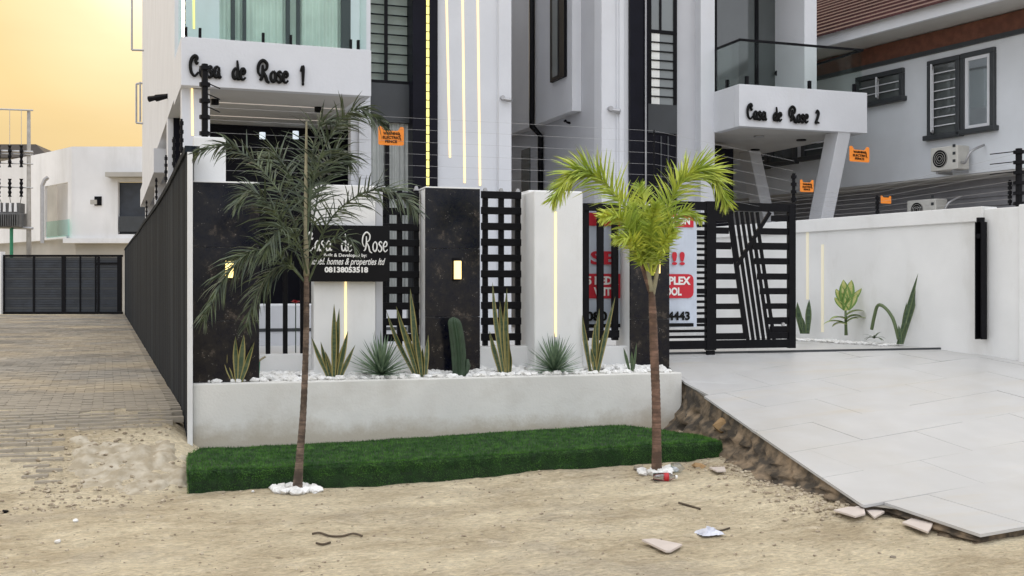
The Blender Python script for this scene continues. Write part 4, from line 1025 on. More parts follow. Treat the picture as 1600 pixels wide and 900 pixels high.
# ------------------------------------------------------------------ neighbour's house
UN = 5.5
nh = thing('neighbour_house', 'white house next door with red tiled roof and brown eaves band', 'house', R, (UN+3, 6, .5))
zU = R.Zu(1500, 273, UN); zB0 = R.Zu(1500, 75, UN); zB1 = R.Zu(1500, 68, UN); zB2 = R.Zu(1500, 40, UN)
vn0, vn1 = -4.0, 24
part(nh, 'wall', mat('neighbour_white_paint', (.68, .71, .75), .7, .07, 1.5, .15, 50), UN, UN+.25, vn0, vn1, zU, zB0)
part(nh, 'grey_moulding', DGREY, UN-.05, UN+.25, vn0, vn1, zB0+.002, zB1)
part(nh, 'brown_band', BROWN, UN-.03, UN+.25, vn0, vn1, zB1+.002, zB2)
vr1 = 24; UE = UN-.85; zE = zB2+.02
part(nh, 'eaves_soffit', SOFFIT, UE+.05, UN+.2, vn0, vr1, zE, zE+.06)
zF1 = R.Zu(1392, 34, UE); vr1 = 24
part(nh, 'fascia', WHITE, UE-.03, UE+.05, vn0, vr1, min(zE-.02, zF1-.05), zF1+.112)
part(nh, 'roof_deck', WHITE, UE-.02, UN+6.5, vn0+.02, vr1-.02, zF1-.06, zF1+.03)
rise = .55; nrows = 22
for i in range(nrows):
    a = UE-.13+i*.30; z_ = zF1+.05+i*.30*rise
    mb = MB(); mb.add([(a, vn0, z_+.045), (a+.34, vn0, z_+.34*rise), (a+.34, vr1, z_+.34*rise), (a, vr1, z_+.045), (a, vn0, z_), (a+.34, vn0, z_+.34*rise-.045), (a+.34, vr1, z_+.34*rise-.045), (a, vr1, z_)],
            [(0, 1, 2, 3), (7, 6, 5, 4), (0, 3, 7, 4), (1, 5, 6, 2), (0, 4, 5, 1), (3, 2, 6, 7)])
    mb.build('roof_tile_course', ROOFR, nh)
part(nh, 'soffit', SOFFIT, UN+.02, UN+.6, vn0, vn1, zU-.03, zU-.003)
SID = mat("grey_siding", (.28, .28, .30), .6, .15, 3, .1, 30)
k_ = 0; z_ = zU-.05
while z_ > 1.2:
    MB().add([(UN+.62, vn0, z_), (UN+.62, vn1, z_), (UN+.58, vn1, z_-.16), (UN+.58, vn0, z_-.16), (UN+.62, vn1, z_-.16), (UN+.62, vn0, z_-.16)], [(0, 1, 2, 3), (3, 2, 4, 5)]).build('siding_board', SID, nh); z_ -= .162
part(nh, 'ground_floor_wall', WGREY, UN+.63, UN+.9, vn0, vn1, .3, zU)
def nwin(x0, x1, y0, y1, casement=None, bars=True, ref=None, pane=None, u_=UN):
    ref = (x0+x1)/2 if ref is None else ref
    va_, vb_ = R.V(x1, u_), R.V(x0, u_); z0, z1 = R.Zu(ref, y1, u_), R.Zu(ref, y0, u_); f = .09
    w_ = part(nh, 'window', DARKGL, u_-.012, u_+.01, va_+f, vb_-f, z0+f, z1-f)
    part(w_, 'frame', DGREY, u_-.07, u_+.02, va_, vb_, z1-f, z1, bevel=.01); part(w_, 'frame', DGREY, u_-.07, u_+.02, va_, va_+f, z0+f+.001, z1-f-.001, bevel=.01)
    part(w_, 'frame', DGREY, u_-.07, u_+.02, vb_-f, vb_, z0+f+.001, z1-f-.001, bevel=.01)
    part(w_, 'sill', DGREY, u_-.13, u_+.02, va_-.05, vb_+.05, z0, z0+f, bevel=.015)
    if bars:
        n_ = max(3, int((z1-z0-2*f)/.15))
        for i in range(1, n_): zz_ = z0+f+(z1-z0-2*f)*i/n_; part(w_, 'burglar_bar', WHITE, u_-.045, u_-.03, va_+f+.001, vb_-f-.001, zz_-.009, zz_+.009)
    if pane:
        part(w_, 'pane', MIRR, u_-.028, u_-.02, va_+f+.06, vb_-f-.06, z0+f+.06, z1-f-.06)
        for (p, q, r_, s_) in ((va_+f+.002, va_+f+.06, z0+f+.002, z1-f-.002), (vb_-f-.06, vb_-f-.002, z0+f+.002, z1-f-.002), (va_+f+.061, vb_-f-.061, z0+f+.002, z0+f+.06), (va_+f+.061, vb_-f-.061, z1-f-.06, z1-f-.002)):
            part(w_, 'sash', WHITE, u_-.05, u_-.012, p, q, r_, s_)
    if casement:
        vc, wd = casement[0]*(vb_-va_)+va_, casement[1]; h0, h1_ = z0+f+.03, z1-f-.03
        for (p, q, r_, s_) in ((0, 1, h0, h0+.05), (0, 1, h1_-.05, h1_), (0, .12, h0+.051, h1_-.051), (.88, 1, h0+.051, h1_-.051)):
            xa_, xb_ = u_-.05-wd*p*.8, u_-.05-wd*q*.8; ya_, yb_ = vc-wd*p*.55, vc-wd*q*.55
            MB().add([(xa_, ya_, r_), (xb_, yb_, r_), (xb_, yb_+.03, r_), (xa_, ya_+.03, r_), (xa_, ya_, s_), (xb_, yb_, s_), (xb_, yb_+.03, s_), (xa_, ya_+.03, s_)], [(3, 2, 1, 0), (4, 5, 6, 7), (0, 1, 5, 4), (1, 2, 6, 5), (2, 3, 7, 6), (3, 0, 4, 7)]).build('casement', WHITE, w_)
    return w_
MIRR = mat("reflecting_pane", (.55, .60, .62), .06, .05, 2, 0, 10, metal=.85)
nwin(1504, 1557, 79, 208, pane=True, bars=False)
nwin(1452, 1503, 91, 217, casement=(.80, .30))
nwin(1340, 1414, 112, 163, casement=(.50, .26), ref=1385)
nwin(1255, 1294, 205, 250, pane=None, bars=True); nwin(1204, 1246, 214, 259, bars=False); nwin(1186, 1202, 230, 265, bars=True)
def ac_unit(px0, px1, py0, py1, label, u_):
    va_, vb_ = R.V(px1, u_), R.V(px0, u_); m_ = (px0+px1)/2; z0, z1 = R.Zu(m_, py1, u_), R.Zu(m_, py0, u_)
    t = thing('air_conditioner', label, 'air conditioner', R, (u_+.15, (va_+vb_)/2, z0), 'outdoor air conditioning units on the house next door')
    part(t, 'casing', ACW, u_, u_+.30, va_, vb_, z0, z1, bevel=.015)
    vc, zc, rr_ = va_+(vb_-va_)*.64, (z0+z1)/2, (z1-z0)*.38
    MB().cyl((u_-.006, vc, zc), rr_, .008, 24, 'x').build('fan_opening', BLACKM, t)
    for k in range(4):
        r2_ = rr_*(.25+.25*k); pts_ = [(u_-.016, vc+r2_*math.cos(a*math.pi/9), zc+r2_*math.sin(a*math.pi/9)) for a in range(19)]
        MB().tube(pts_, .003, 5).build('fan_guard', ACW, t)
    for k in range(3): part(t, 'grip', DGREY, u_-.004, u_-.0005, va_+.04, va_+.10, z0+.12+k*.13, z0+.17+k*.13)
    part(t, 'bracket', ALU, u_+.02, u_+.6, va_+.1, va_+.14, z0-.05, z0-.003); part(t, 'bracket', ALU, u_+.02, u_+.6, vb_-.14, vb_-.1, z0-.05, z0-.003)
    MB().tube(catmull([(u_+.1, va_-.01, z0+.12), (u_+.05, va_-.12, z0+.10), (u_+.1, va_-.2, z0+.28), (u_+.35, va_-.26, z0+.4)], 5), .022, 7).build('pipe', ALU, t, smooth=True)
    return t
ac_unit(1454, 1496, 229, 266, 'off-white air conditioner unit below the two tall windows', UN-.40)
ac_unit(1417, 1462, 312, 344, 'air conditioner unit half hidden behind the white boundary wall', UN-.35)
# ------------------------------------------------------------------ electric fence
def ins_post(frame, u_, v_, z0, z1, label, n=6, r_=.022, grp='electric fence posts', side=-1):
    t = thing('electric_fence_post', label, 'fence post', frame, (u_, v_, z0), grp)
    MB().cyl((u_, v_, z0), r_, z1-z0, 8).build('rod', BLACKM, t)
    for i in range(n):
        z_ = z0+.04+(z1-z0-.08)*i/(n-1)
        MB().cyl((u_, v_, z_-.018), r_*1.7, .036, 8).build('insulator', BLACKM, t)
    return t
up = FN.U(320, .62); zp0, zp1 = FN.Z(320, 207, .62), FN.Z(320, 100, .62)
ep = ins_post(FN, up, .62, zp0-.05, zp1, 'tall black insulator post on the white gate post at the left', 5, .03)
for y_ in (103, 128, 145, 165):
    z_ = FN.Z(320, y_, .62); MB().tube([(up, .62, z_), (up+.14, .60, z_-.06)], .006, 5).build('spring_arm', BLACKM, ep)
ins_post(FN, FN.U(1022, .75), .75, FN.Z(1022, 300, .75), FN.Z(1022, 203, .75), 'slim insulator post behind the crown of the yellow-green palm', 6, .007)
ins_post(FN, FN.U(1240, .9), .9, FN.Z(1240, 317, .9), FN.Z(1240, 271, .9), 'short insulator post at the right end of the sliding gate', 4, .02)
vq = R.V(1592, .1); zq = R.Zu(1592, 232, .1)
e2 = ins_post(R, .1, vq, 2.50, zq, 'stout black insulator post at the right end of the boundary wall', 6, .035)
for y_ in (236, 252, 268):
    z_ = R.Zu(1592, y_, .1); MB().tube([(.1, vq, z_), (-.0, vq+.30, z_-.01)], .006, 5).build('spring_arm', BLACKM, e2)
ins_post(R, .12, R.V(1578, .12), 2.53, R.Zu(1578, 281, .12), 'smaller black insulator post beside the stout one on the boundary wall', 5, .014)
ins_post(R, .12, R.V(1371, .12), 2.53, R.Zu(1371, 305, .12), 'small black insulator post halfway along the boundary wall', 4, .016)
wiresA = thing('fence_wires', 'thin electric fence wires strung above the front fence', 'wires', FN, (3, .7, 3))
for y_ in (187, 205, 224, 243, 261, 279):
    za = FN.Z(650, y_, .7); MB().tube([(up, .62, za+.02), (FN.U(1022, .75), .75, za), (FN.U(1240, .9), .9, za-.25)], .001, 4).build('wire', ALU, wiresA)
wiresB = thing('fence_wires', 'thin electric fence wires strung above the right boundary wall', 'wires', R, (.1, 3, 2.6))
for k in range(6):
    MB().tube([(.1, vq, 2.6+k*(zq-2.65)/5), (.12, R.V(1371, .12), 2.58+k*.06), (.12, 9, 2.6+k*.06)], .0012, 4).build('wire', ALU, wiresB)
LN = ['farthest', 'second farthest', 'middle', 'second nearest', 'nearest']
for k, (px, dz) in enumerate(((228, 0), (243, 0), (258, .0), (270, 0), (282, 0))):
    y_ = H.V(px, .63); zt = 2.86
    ins_post(H, .64, y_, zt, zt+.32, LN[k]+' of the five insulator posts on the charcoal lane wall coping', 4, .011, 'insulator posts along the charcoal lane wall')
def orange_sign(frame, px0, px1, py0, py1, v_, label, txt=True, plane='v'):
    m_ = (px0+px1)/2
    u0, u1 = frame.U(px0, v_), frame.U(px1, v_); z0, z1 = frame.Z(m_, py1, v_), frame.Z(m_, py0, v_); W_, H_ = u1-u0, z1-z0
    t = thing('warning_sign', label, 'warning sign', frame, ((u0+u1)/2, v_, z0), 'orange electric fence warning signs')
    poly = [(0, .06), (.05, 0), (.95, 0), (1, .06), (1, .95), (.95, 1), (.86, 1), (.76, .78), (.24, .78), (.14, 1), (.05, 1), (0, .95)]
    MB().prism(poly, lambda a, b: (u0+a*W_, v_-.004, z0+b*H_), lambda a, b: (u0+a*W_, v_, z0+b*H_)).build('plate', ORANGE, t)
    if txt:
        for s_, zz_, wf in (("WARNING", .56, .62), ("ELECTRIC", .34, .66), ("FENCE", .13, .46)):
            text_part(t, 'lettering', BLACKT, s_, u0+W_*(1-wf)/2, v_-.007, z0+H_*zz_, .1, width=W_*wf, height=H_*.15, offset=.002)
        MB().tube([(u0+W_*.80, v_-.008, z0+H_*.7), (u0+W_*.86, v_-.008, z0+H_*.5), (u0+W_*.82, v_-.008, z0+H_*.5), (u0+W_*.88, v_-.008, z0+H_*.28)], .004, 5).build('flash_mark', BLACKT, t)
    return t
orange_sign(FN, 591, 631, 198, 227, .68, 'orange warning sign above the name board, largest of the four')
orange_sign(R, 1327, 1358, 229, 253, 1.8, 'orange warning sign right of the slanted column, above the white wall')
orange_sign(FN, 1250, 1271, 281, 300, 1.2, 'small orange warning sign left of the slanted column, by the gate end')
orange_sign(R, 1376, 1392, 306, 318, 2.2, 'smallest dim orange sign before the grey siding', txt=False)
# ------------------------------------------------------------------ far end of the lane
tG = 49
lg = thing('lane_gate', 'wide dark steel gate of horizontal slats closing the far end of the lane', 'gate', CF, (CF.U(95, tG), tG, .46))
def cb(px0, px1, y0, y1, v_, d_): return px_box(CF, px0, px1, y0, y1, v_, d_)
part(lg, 'top_rail', BLACKM, *cb(2, 191, 398, 401.5, tG-.03, .12)); part(lg, 'bottom_rail', BLACKM, *cb(2, 191, 487, 491, tG-.03, .12))
for a, b in ((2, 7), (51, 54), (96, 102), (124, 126), (148, 150), (152, 155), (183, 190)): part(lg, 'stile', BLACKM, *cb(a, b, 401.6, 486.9, tG-.025, .09))
for i in range(22):
    y_ = 403+i*3.85
    part(lg, 'slat', GATEG if i % 4 else DGREY, *cb(7, 183, y_, y_+3.1, tG+.01, .03))
part(lg, 'door_lintel', BLACKM, *cb(148, 183, 410, 413, tG-.028, .03))
part(lg, 'backing', GATEG, *cb(7, 124, 402, 486, tG+.06, .02)); part(lg, 'backing', DGREY, *cb(124.2, 183, 402, 486, tG+.06, .02))
o = bx(*cb(-30, 1.8, 393, 491, tG-.2, .4)).build('gate_pier', FAR, frame=CF); tag(o, 'pale gate pier at the photo left edge of the lane gate', 'pier')
# far white building
tB = 56
fb = thing('far_building', 'white two-storey building with a corner balcony beyond the lane gate', 'building', CF, (CF.U(170, tB), tB+4, 0))
def CZ(py, t): return CAMZ+(450-py)/F_PX*t
def CU(px, t): return (px-800)/F_PX*t
zt_, zm_ = CZ(229, tB), CZ(372, tB)
part(fb, 'wall', FAR, *(CU(112, tB), CU(184, tB), tB, tB+.3, zm_, zt_))
part(fb, 'wall', FAR, *(CU(184, tB), CU(262, tB), tB, tB+.3, CZ(284, tB), zt_))
part(fb, 'wall', FAR, *(CU(184, tB), CU(262, tB), tB, tB+.3, zm_, CZ(366, tB)))
part(fb, 'large_window', GATEG, *(CU(184, tB)+.002, CU(262, tB), tB+.25, tB+.35, CZ(365.5, tB), CZ(284.5, tB)))
part(fb, 'window_canopy', FARG, *(CU(172, tB), CU(262, tB), tB-.7, tB-.003, CZ(278, tB), CZ(271, tB)))
part(fb, 'balcony_rail', DGREY, *(CU(186, tB), CU(240, tB), tB-.02, tB+.02, CZ(362, tB), CZ(338, tB)))
part(fb, 'small_window', BLACKM, *(CU(148, tB), CU(159, tB), tB-.05, tB-.002, CZ(321, tB), CZ(307, tB)))
part(fb, 'window_shutter', FARG, *(CU(145, tB), CU(155, tB), tB-.35, tB-.30, CZ(320, tB), CZ(313, tB)))
# left wing receding
def wing(pxa, ta, pxb, tb_, z0, z1, name, m, off=0, th=.3):
    a = (CU(pxa, ta), ta+off); b = (CU(pxb, tb_), tb_+off)
    MB().prism([a, b, (b[0], b[1]+th), (a[0], a[1]+th)], lambda x_, y_: (x_, y_, z0), lambda x_, y_: (x_, y_, z1)).build(name, m, fb)
def wt(px): return tB+(112-px)*.062
wing(112, wt(112), 106, wt(106), zm_, zt_, 'wall', FAR); wing(70, wt(70), -60, wt(-60), zm_, zt_, 'wall', FAR)
wing(106, wt(106), 70, wt(70), CZ(288, wt(88)), zt_-.002, 'wall', FAR)
wing(106, wt(106), 70, wt(70), zm_-.0, CZ(370, wt(88)), 'wall', FAR, -.25, .55)
wing(106, wt(106), 70, wt(70), zm_, zt_, 'balcony_back', FAR, 1.6)
wing(112, wt(112), 76, wt(76), CZ(369, tB), CZ(343, tB), 'glass_balustrade', glass('balustrade_glass', (.8, .93, .9, 1), .02, .3), -.3, .03)
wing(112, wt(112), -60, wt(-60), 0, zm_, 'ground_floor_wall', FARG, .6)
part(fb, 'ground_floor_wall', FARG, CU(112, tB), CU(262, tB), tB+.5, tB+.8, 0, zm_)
part(fb, 'floor_slab', FAR, CU(100, tB), CU(262, tB), tB-.15, tB+.6, zm_-.25, zm_-.003)
mb = MB().tube([P(66, 380, 55), P(66, 290, 55), P(70, 281, 55), P(75, 277, 55)], .1, 8)
o = bpy.data.objects.new('drain_pipe', mb.mesh('drain_pipe', ALU)); COL.objects.link(o)
o.parent = fb; o.matrix_parent_inverse = (Matrix.Translation(fb.location) @ Matrix.Rotation(CF.a, 4, 'Z')).inverted()
# dark roofed house further back
t_ = 72; rh = thing('dark_roofed_house', 'far house with a dark hipped roof behind the transformer pole', 'building', CF, (CU(10, t_), t_, 0))
mb = MB(); e0, e1, zr0, zr1 = CU(-110, t_), CU(78, t_), CZ(246, t_), CZ(216, t_)
mb.add([(e0, t_, zr0), (e1, t_, zr0), (e1, t_+8, zr0), (e0, t_+8, zr0), (CU(-50, t_), t_+3, zr1), (CU(25, t_), t_+3, zr1)], [(0, 1, 5, 4), (1, 2, 5), (2, 3, 4, 5), (3, 0, 4), (3, 2, 1, 0)])
mb.build('roof', FARROOF, rh); part(rh, 'wall', FARG, e0+.6, e1-.6, t_+.5, t_+7.5, 0, zr0-.003)
# transformer on its pole frame
t_ = 51; tp = thing('transformer_pole', 'electric transformer hung between concrete poles at the photo left edge', 'utility pole', CF, (CU(20, t_), t_, .3))
for px in (45, -45): MB().tube([(CU(px, t_), t_, 0), (CU(px, t_), t_, CZ(174, t_))], [.13, .075], 10).build('pole', mat("concrete_pole_%d" % abs(px+100), (.36, .34, .31), .9, .2, 4, .3, 20), tp, smooth=True)
for y_, r_ in ((172, .04), (237, .06), (241, .03), (256, .03), (293, .03), (356, .07)):
    MB().tube([(CU(-60, t_), t_-.1, CZ(y_-3, t_)), (CU(53, t_), t_-.1, CZ(y_+1, t_))], r_, 6).build('crossarm', ALU, tp)
for px in (1, 18, 36):
    for ya, yb_ in ((228, 262), (280, 308)):
        pts_ = []; rr_ = []
        for k in range(9): pts_.append((CU(px, t_), t_-.18, CZ(ya+(yb_-ya)*k/8, t_))); rr_.append(.05 if k % 2 else .09)
        MB().tube(pts_, rr_, 8).build('insulator', BLACKM, tp)
    MB().tube([(CU(px, t_), t_-.18, CZ(308, t_)), (CU(px*.8+4, t_), t_-.1, CZ(320, t_))], .015, 4).build('cable', BLACKM, tp)
    MB().tube([(CU(px, t_), t_-.18, CZ(172, t_)), (CU(px, t_), t_-.18, CZ(228, t_))], .012, 4).build('cable', ALU, tp)
TRM = mat("transformer_grey", (.13, .13, .13), .6, .3, 3, .2, 20)
part(tp, 'tank', TRM, CU(0, t_), CU(38, t_), t_-.5, t_+.3, CZ(356, t_), CZ(333, t_), bevel=.03)
part(tp, 'tank_lid', TRM, CU(3, t_), CU(36, t_), t_-.4, t_+.2, CZ(332.5, t_), CZ(318, t_))
for k in range(11): part(tp, 'cooling_fin', TRM, CU(1+k*3.4, t_), CU(2.2+k*3.4, t_), t_-.62, t_-.503, CZ(354, t_), CZ(336, t_))
for px in (6, 14, 23, 31): MB().tube([(CU(px, t_), t_-.45, CZ(332, t_)), (CU(px, t_), t_-.45, CZ(318, t_))], [.07, .05], 8).build('bushing', FAR, tp)
MB().tube([(CU(21, t_), t_-.2, .3), (CU(21, t_), t_-.2, CZ(357, t_))], .08, 8).build('cable_duct', GREENP, tp)
# ------------------------------------------------------------------ plants
def leaf_mesh(mb, base_, tip_dir, length, width, bend=0, seg=9, wprof=None, fold=.25, side=None, twist=0, wave=0):
    """one blade: strip of 3 verts across; uv x across"""
    b = Vector(base_); d = Vector(tip_dir).normalized()
    s0 = Vector(side) if side is not None else d.cross(Vector((0, 0, 1)))
    if s0.length < .1: s0 = Vector((1, 0, 0))
    s0.normalize(); n0 = s0.cross(d)
    if mb.uv is None: mb.uv = []
    vs = []
    p = b.copy(); dd = d.copy()
    for i in range(seg+1):
        f = i/seg; wd = width*(wprof(f) if wprof else math.sin(math.pi*min(1, .18+f*.82))**.8)*.5
        a = twist*f; ss = s0*math.cos(a)+n0*math.sin(a); nn_ = dd.cross(ss)*-1
        vs += [p-ss*wd+nn_*wd*fold, p, p+ss*wd+nn_*wd*fold]
        mb.uv += [(0, f), (.5, f), (1, f)]
        dd = (dd+Vector((0, 0, -bend/seg))+s0*wave*math.cos(f*5)/seg).normalized(); p = p+dd*length/seg
    fs = []
    for i in range(seg): fs += [(3*i, 3*i+1, 3*i+4, 3*i+3), (3*i+1, 3*i+2, 3*i+5, 3*i+4)]
    mb.add(vs, fs)
def snake_plant(px, py, v_, leaves, label, m=SNAKE, frame=FN, ulock=None, zb=None):
    if ulock is None: t_ = frame.tv(px, v_); u_ = frame.U(px, v_)
    else: u_ = ulock; v_ = frame.V(px, u_); t_ = frame.tu(px, u_)
    z_ = CAMZ+(450-py)/F_PX*t_
    t = thing('snake_plant', label, 'snake plant', frame, (u_, v_, z_), 'snake plants' if m is SNAKE else 'dark snake plants')
    k = t_/F_PX; rnd_ = random.Random(int(px))
    for (dx, tx, ty, wd) in leaves:     # base px offset, tip px, tip py, width px
        L = math.hypot(tx-px-dx, py-ty)*k; mb = MB(); dv = rnd_.uniform(-.25, .12)
        # camera-right expressed in the frame
        cr_ = (Cc*frame.u[0]-S*frame.u[1], Cc*frame.v[0]-S*frame.v[1])
        bu, bv = u_+dx*k*cr_[0]*.8, v_+dx*k*cr_[1]*.8+rnd_.uniform(-.03, .03)
        rx = (tx-px-dx)*k; d_ = (rx*cr_[0], rx*cr_[1]+dv*L*.6, (py-ty)*k)
        leaf_mesh(mb, (bu, bv, z_-.03), d_, L*1.03, wd*k*(.98 if frame is FN else 1.05), bend=rnd_.uniform(-.2, .2), side=(cr_[0], cr_[1], 0), fold=.35, twist=rnd_.uniform(-.9, .9), wave=rnd_.uniform(-.22, .22),
                  wprof=lambda f: (.55+.45*min(1, f*2.2))*(1-max(0, (f-.55)/.45)**1.6)+.02)
        mb.build('leaf', m, t, smooth=True)
    return t
snake_plant(372, 594, .09, [(-6, 355, 545, 11), (-2, 368, 522, 10), (2, 382, 520, 11), (4, 392, 545, 9), (6, 398, 530, 8), (-8, 348, 560, 8)], 'snake plant at the foot of the left granite pillar')
snake_plant(522, 592, .20, [(-8, 488, 522, 8), (-4, 503, 530, 9), (-1, 519, 472, 9), (2, 531, 480, 10), (6, 542, 512, 9), (8, 554, 533, 9), (-5, 507, 545, 9), (0, 527, 500, 10), (3, 536, 530, 9)], 'snake plant under the light strip of the name board wall')
snake_plant(655, 584, .22, [(-8, 600, 484, 9), (-4, 618, 476, 9), (-2, 640, 450, 10), (2, 632, 505, 9), (4, 650, 505, 10), (12, 673, 520, 8), (8, 662, 540, 8)], 'tall leaning snake plant left of the cactus pillar')
snake_plant(790, 584, .22, [(-7, 764, 515, 9), (-4, 768, 440, 8), (0, 777, 468, 9), (2, 790, 448, 9), (-2, 782, 500, 8), (9, 800, 541, 8), (3, 792, 505, 9)], 'tall upright snake plant in front of the grille right of the cactus')
snake_plant(930, 580, .24, [(-8, 912, 490, 8), (-2, 929, 500, 9), (1, 937, 480, 9), (3, 962, 462, 9), (0, 922, 540, 8), (4, 945, 520, 9)], 'snake plant before the banner grille with one leaf leaning right')
snake_plant(985, 577, .24, [(-2, 971, 540, 5), (1, 985, 545, 5), (4, 995, 532, 4)], 'small withered snake plant at the foot of the pillar behind the palm', SNAKED)
def zat(px, py, u_): return None
snake_plant(1258, 518, 0, [(-4, 1244, 470, 9), (-1, 1252, 488, 9), (3, 1264, 466, 9)], 'short snake plant just right of the gate end', SNAKED, R, ulock=-.2)
snake_plant(1409, 534, 0, [(-7, 1421, 424, 7), (4, 1437, 430, 7), (1, 1414, 470, 6), (-5, 1400, 505, 6), (0, 1418, 500, 8)], 'tall dark snake plant with two long leaves on the boundary wall', SNAKED, R, ulock=-.16)
# bent stem next to the tall plant
bs = MB(); u_ = -.2
bp_ = [(1404, 530), (1396, 500), (1384, 482), (1372, 477), (1366, 495), (1362, 515)]
def rp(px, py, uu_=-.2): v_ = R.V(px, uu_); return (uu_, v_, R.Zu(px, py, uu_))
bs.tube(catmull([rp(*q) for q in bp_], 5), .022, 6)
o = bs.build('bent_stem', SNAKED, frame=R, smooth=True); tag(o, 'dark plant leaf bent over in an arch beside the tall snake plant', 'plant')
wp = thing('wilted_plant', 'small dark wilted plant on the pebbles left of the tall snake plant', 'plant', R, rp(1366, 530))
for k in range(9):
    mb = MB(); a = k*.7; leaf_mesh(mb, rp(1366, 529), (math.cos(a)*.3, math.sin(a), .5), .16, .03, bend=1.2); mb.build('leaf', SNAKED, wp, smooth=True)
# yellow variegated plant
yp = thing('dracaena', 'yellow and green leafed plant against the white boundary wall', 'plant', R, rp(1322, 524))
b0 = rp(1322, 524); MB().tube([b0, (b0[0], b0[1]+.01, b0[2]+.32)], [.022, .014], 8).build('stem', SNAKED, yp, smooth=True)
rnd = random.Random(4); kk = R.tu(1322, -.2)/F_PX
crR = (Cc*R.u[0]-S*R.u[1], Cc*R.v[0]-S*R.v[1])
for i, (tx, ty, h_, wd, bd) in enumerate(((1310, 450, 478, 10, .0), (1322, 438, 475, 11, -.1), (1334, 440, 476, 11, .1), (1345, 452, 480, 9, .3), (1308, 462, 485, 9, .1), (1318, 445, 480, 9, 0), (1340, 462, 485, 10, .2), (1330, 452, 485, 10, 0),
                                    (1295, 505, 500, 10, 1.3), (1288, 522, 508, 9, 1.2), (1350, 486, 494, 10, 1.2), (1345, 512, 500, 11, 1.4), (1354, 500, 505, 8, 1.2), (1303, 522, 508, 9, 1.4), (1336, 520, 505, 9, 1.3))):
    base_ = (b0[0], b0[1], CAMZ+(450-h_)*kk); L = math.hypot(tx-1322, ty-h_)*kk*1.05; rx = (tx-1322)*kk
    up_ = (h_-ty)*kk if bd < 1 else abs(rx)*.9
    mb = MB(); leaf_mesh(mb, base_, (rx*crR[0]-.05, rx*crR[1], up_), L, wd*kk*1.6, bend=bd, fold=.3, side=None if bd >= 1 else (crR[0], crR[1], 0)); mb.build('leaf', YLEAF, yp, smooth=True)
# agaves
def agave_leaf(L):
    mb = MB(); leaf_mesh(mb, (0, 0, 0), (1, 0, 0), L, .030, bend=0, seg=6, fold=.5, side=(0, 1, 0), wprof=lambda f: (.75+.25*min(1, f*4))*(1-f)**.7+.02); return mb.mesh('leaf', AGAV, smooth=True)
alm = [agave_leaf(L) for L in (.25, .28, .31)]
def agave(px, py, v_, label, n_=85, sc_=1, seed=1):
    u_ = FN.U(px, v_); z_ = FN.Z(px, py, v_); t = thing('agave', label, 'agave', FN, (u_, v_, z_), 'spiky agave rosettes')
    rnd_ = random.Random(seed)
    for i in range(n_):
        f = i/n_; el = math.radians(-2+82*f**.9+rnd_.uniform(-6, 6)); az = i*2.39996+rnd_.uniform(-.1, .1)
        o = bpy.data.objects.new('leaf', alm[i % 3]); COL.objects.link(o); o.parent = t
        o.rotation_euler = (rnd_.uniform(-.3, .3), -el, az); o.scale = (sc_*rnd_.uniform(1.05, 1.28),)*3; o.location = (0, 0, .02+.05*f)
    return t
agave(596, 588, .20, 'spiky green agave in the pebbles below the name board', seed=2)
agave(867, 583, .20, 'spiky green agave before the white wall with the single light strip', seed=5, sc_=.95)
# cactus
u_ = FN.U(717, .25); z_ = FN.Z(717, 587, .25); k = FN.tv(717, .25)/F_PX
cx_ = MB(); nr = 12; H_ = (587-490)*k
vs = []; ns = 26
for i in range(ns+1):
    f = i/ns; zz_ = z_-.03+H_*f; rr_ = .072*(.80+.2*math.sin(f*2.6+.2))*(math.sqrt(max(0, 1-max(0, (f-.88)/.12)**2)) if f > .88 else 1)+.001
    ox = .045*f-.09*f*f*.9
    for j in range(nr*2):
        a = j*math.pi/nr; q = rr_*(1 if j % 2 else .76); vs.append((u_-ox*-1+math.cos(a)*q-.02*f, .25+math.sin(a)*q, zz_))
cx_.add(vs, [(i*2*nr+j, i*2*nr+(j+1) % (2*nr), (i+1)*2*nr+(j+1) % (2*nr), (i+1)*2*nr+j) for i in range(ns) for j in range(2*nr)]+[tuple(ns*2*nr+j for j in range(2*nr))])
ct = thing('cactus', 'dark green columnar cactus at the foot of the granite pillar', 'cactus', FN, (u_, .25, z_)); cx_.build('stem', CACT, ct)
MB().tube([(u_+.05, .24, z_+.0), (u_+.085, .23, z_+.10), (u_+.08, .23, z_+.16)], [.03, .03, .014], 8).build('offshoot', CACT, ct, smooth=True)
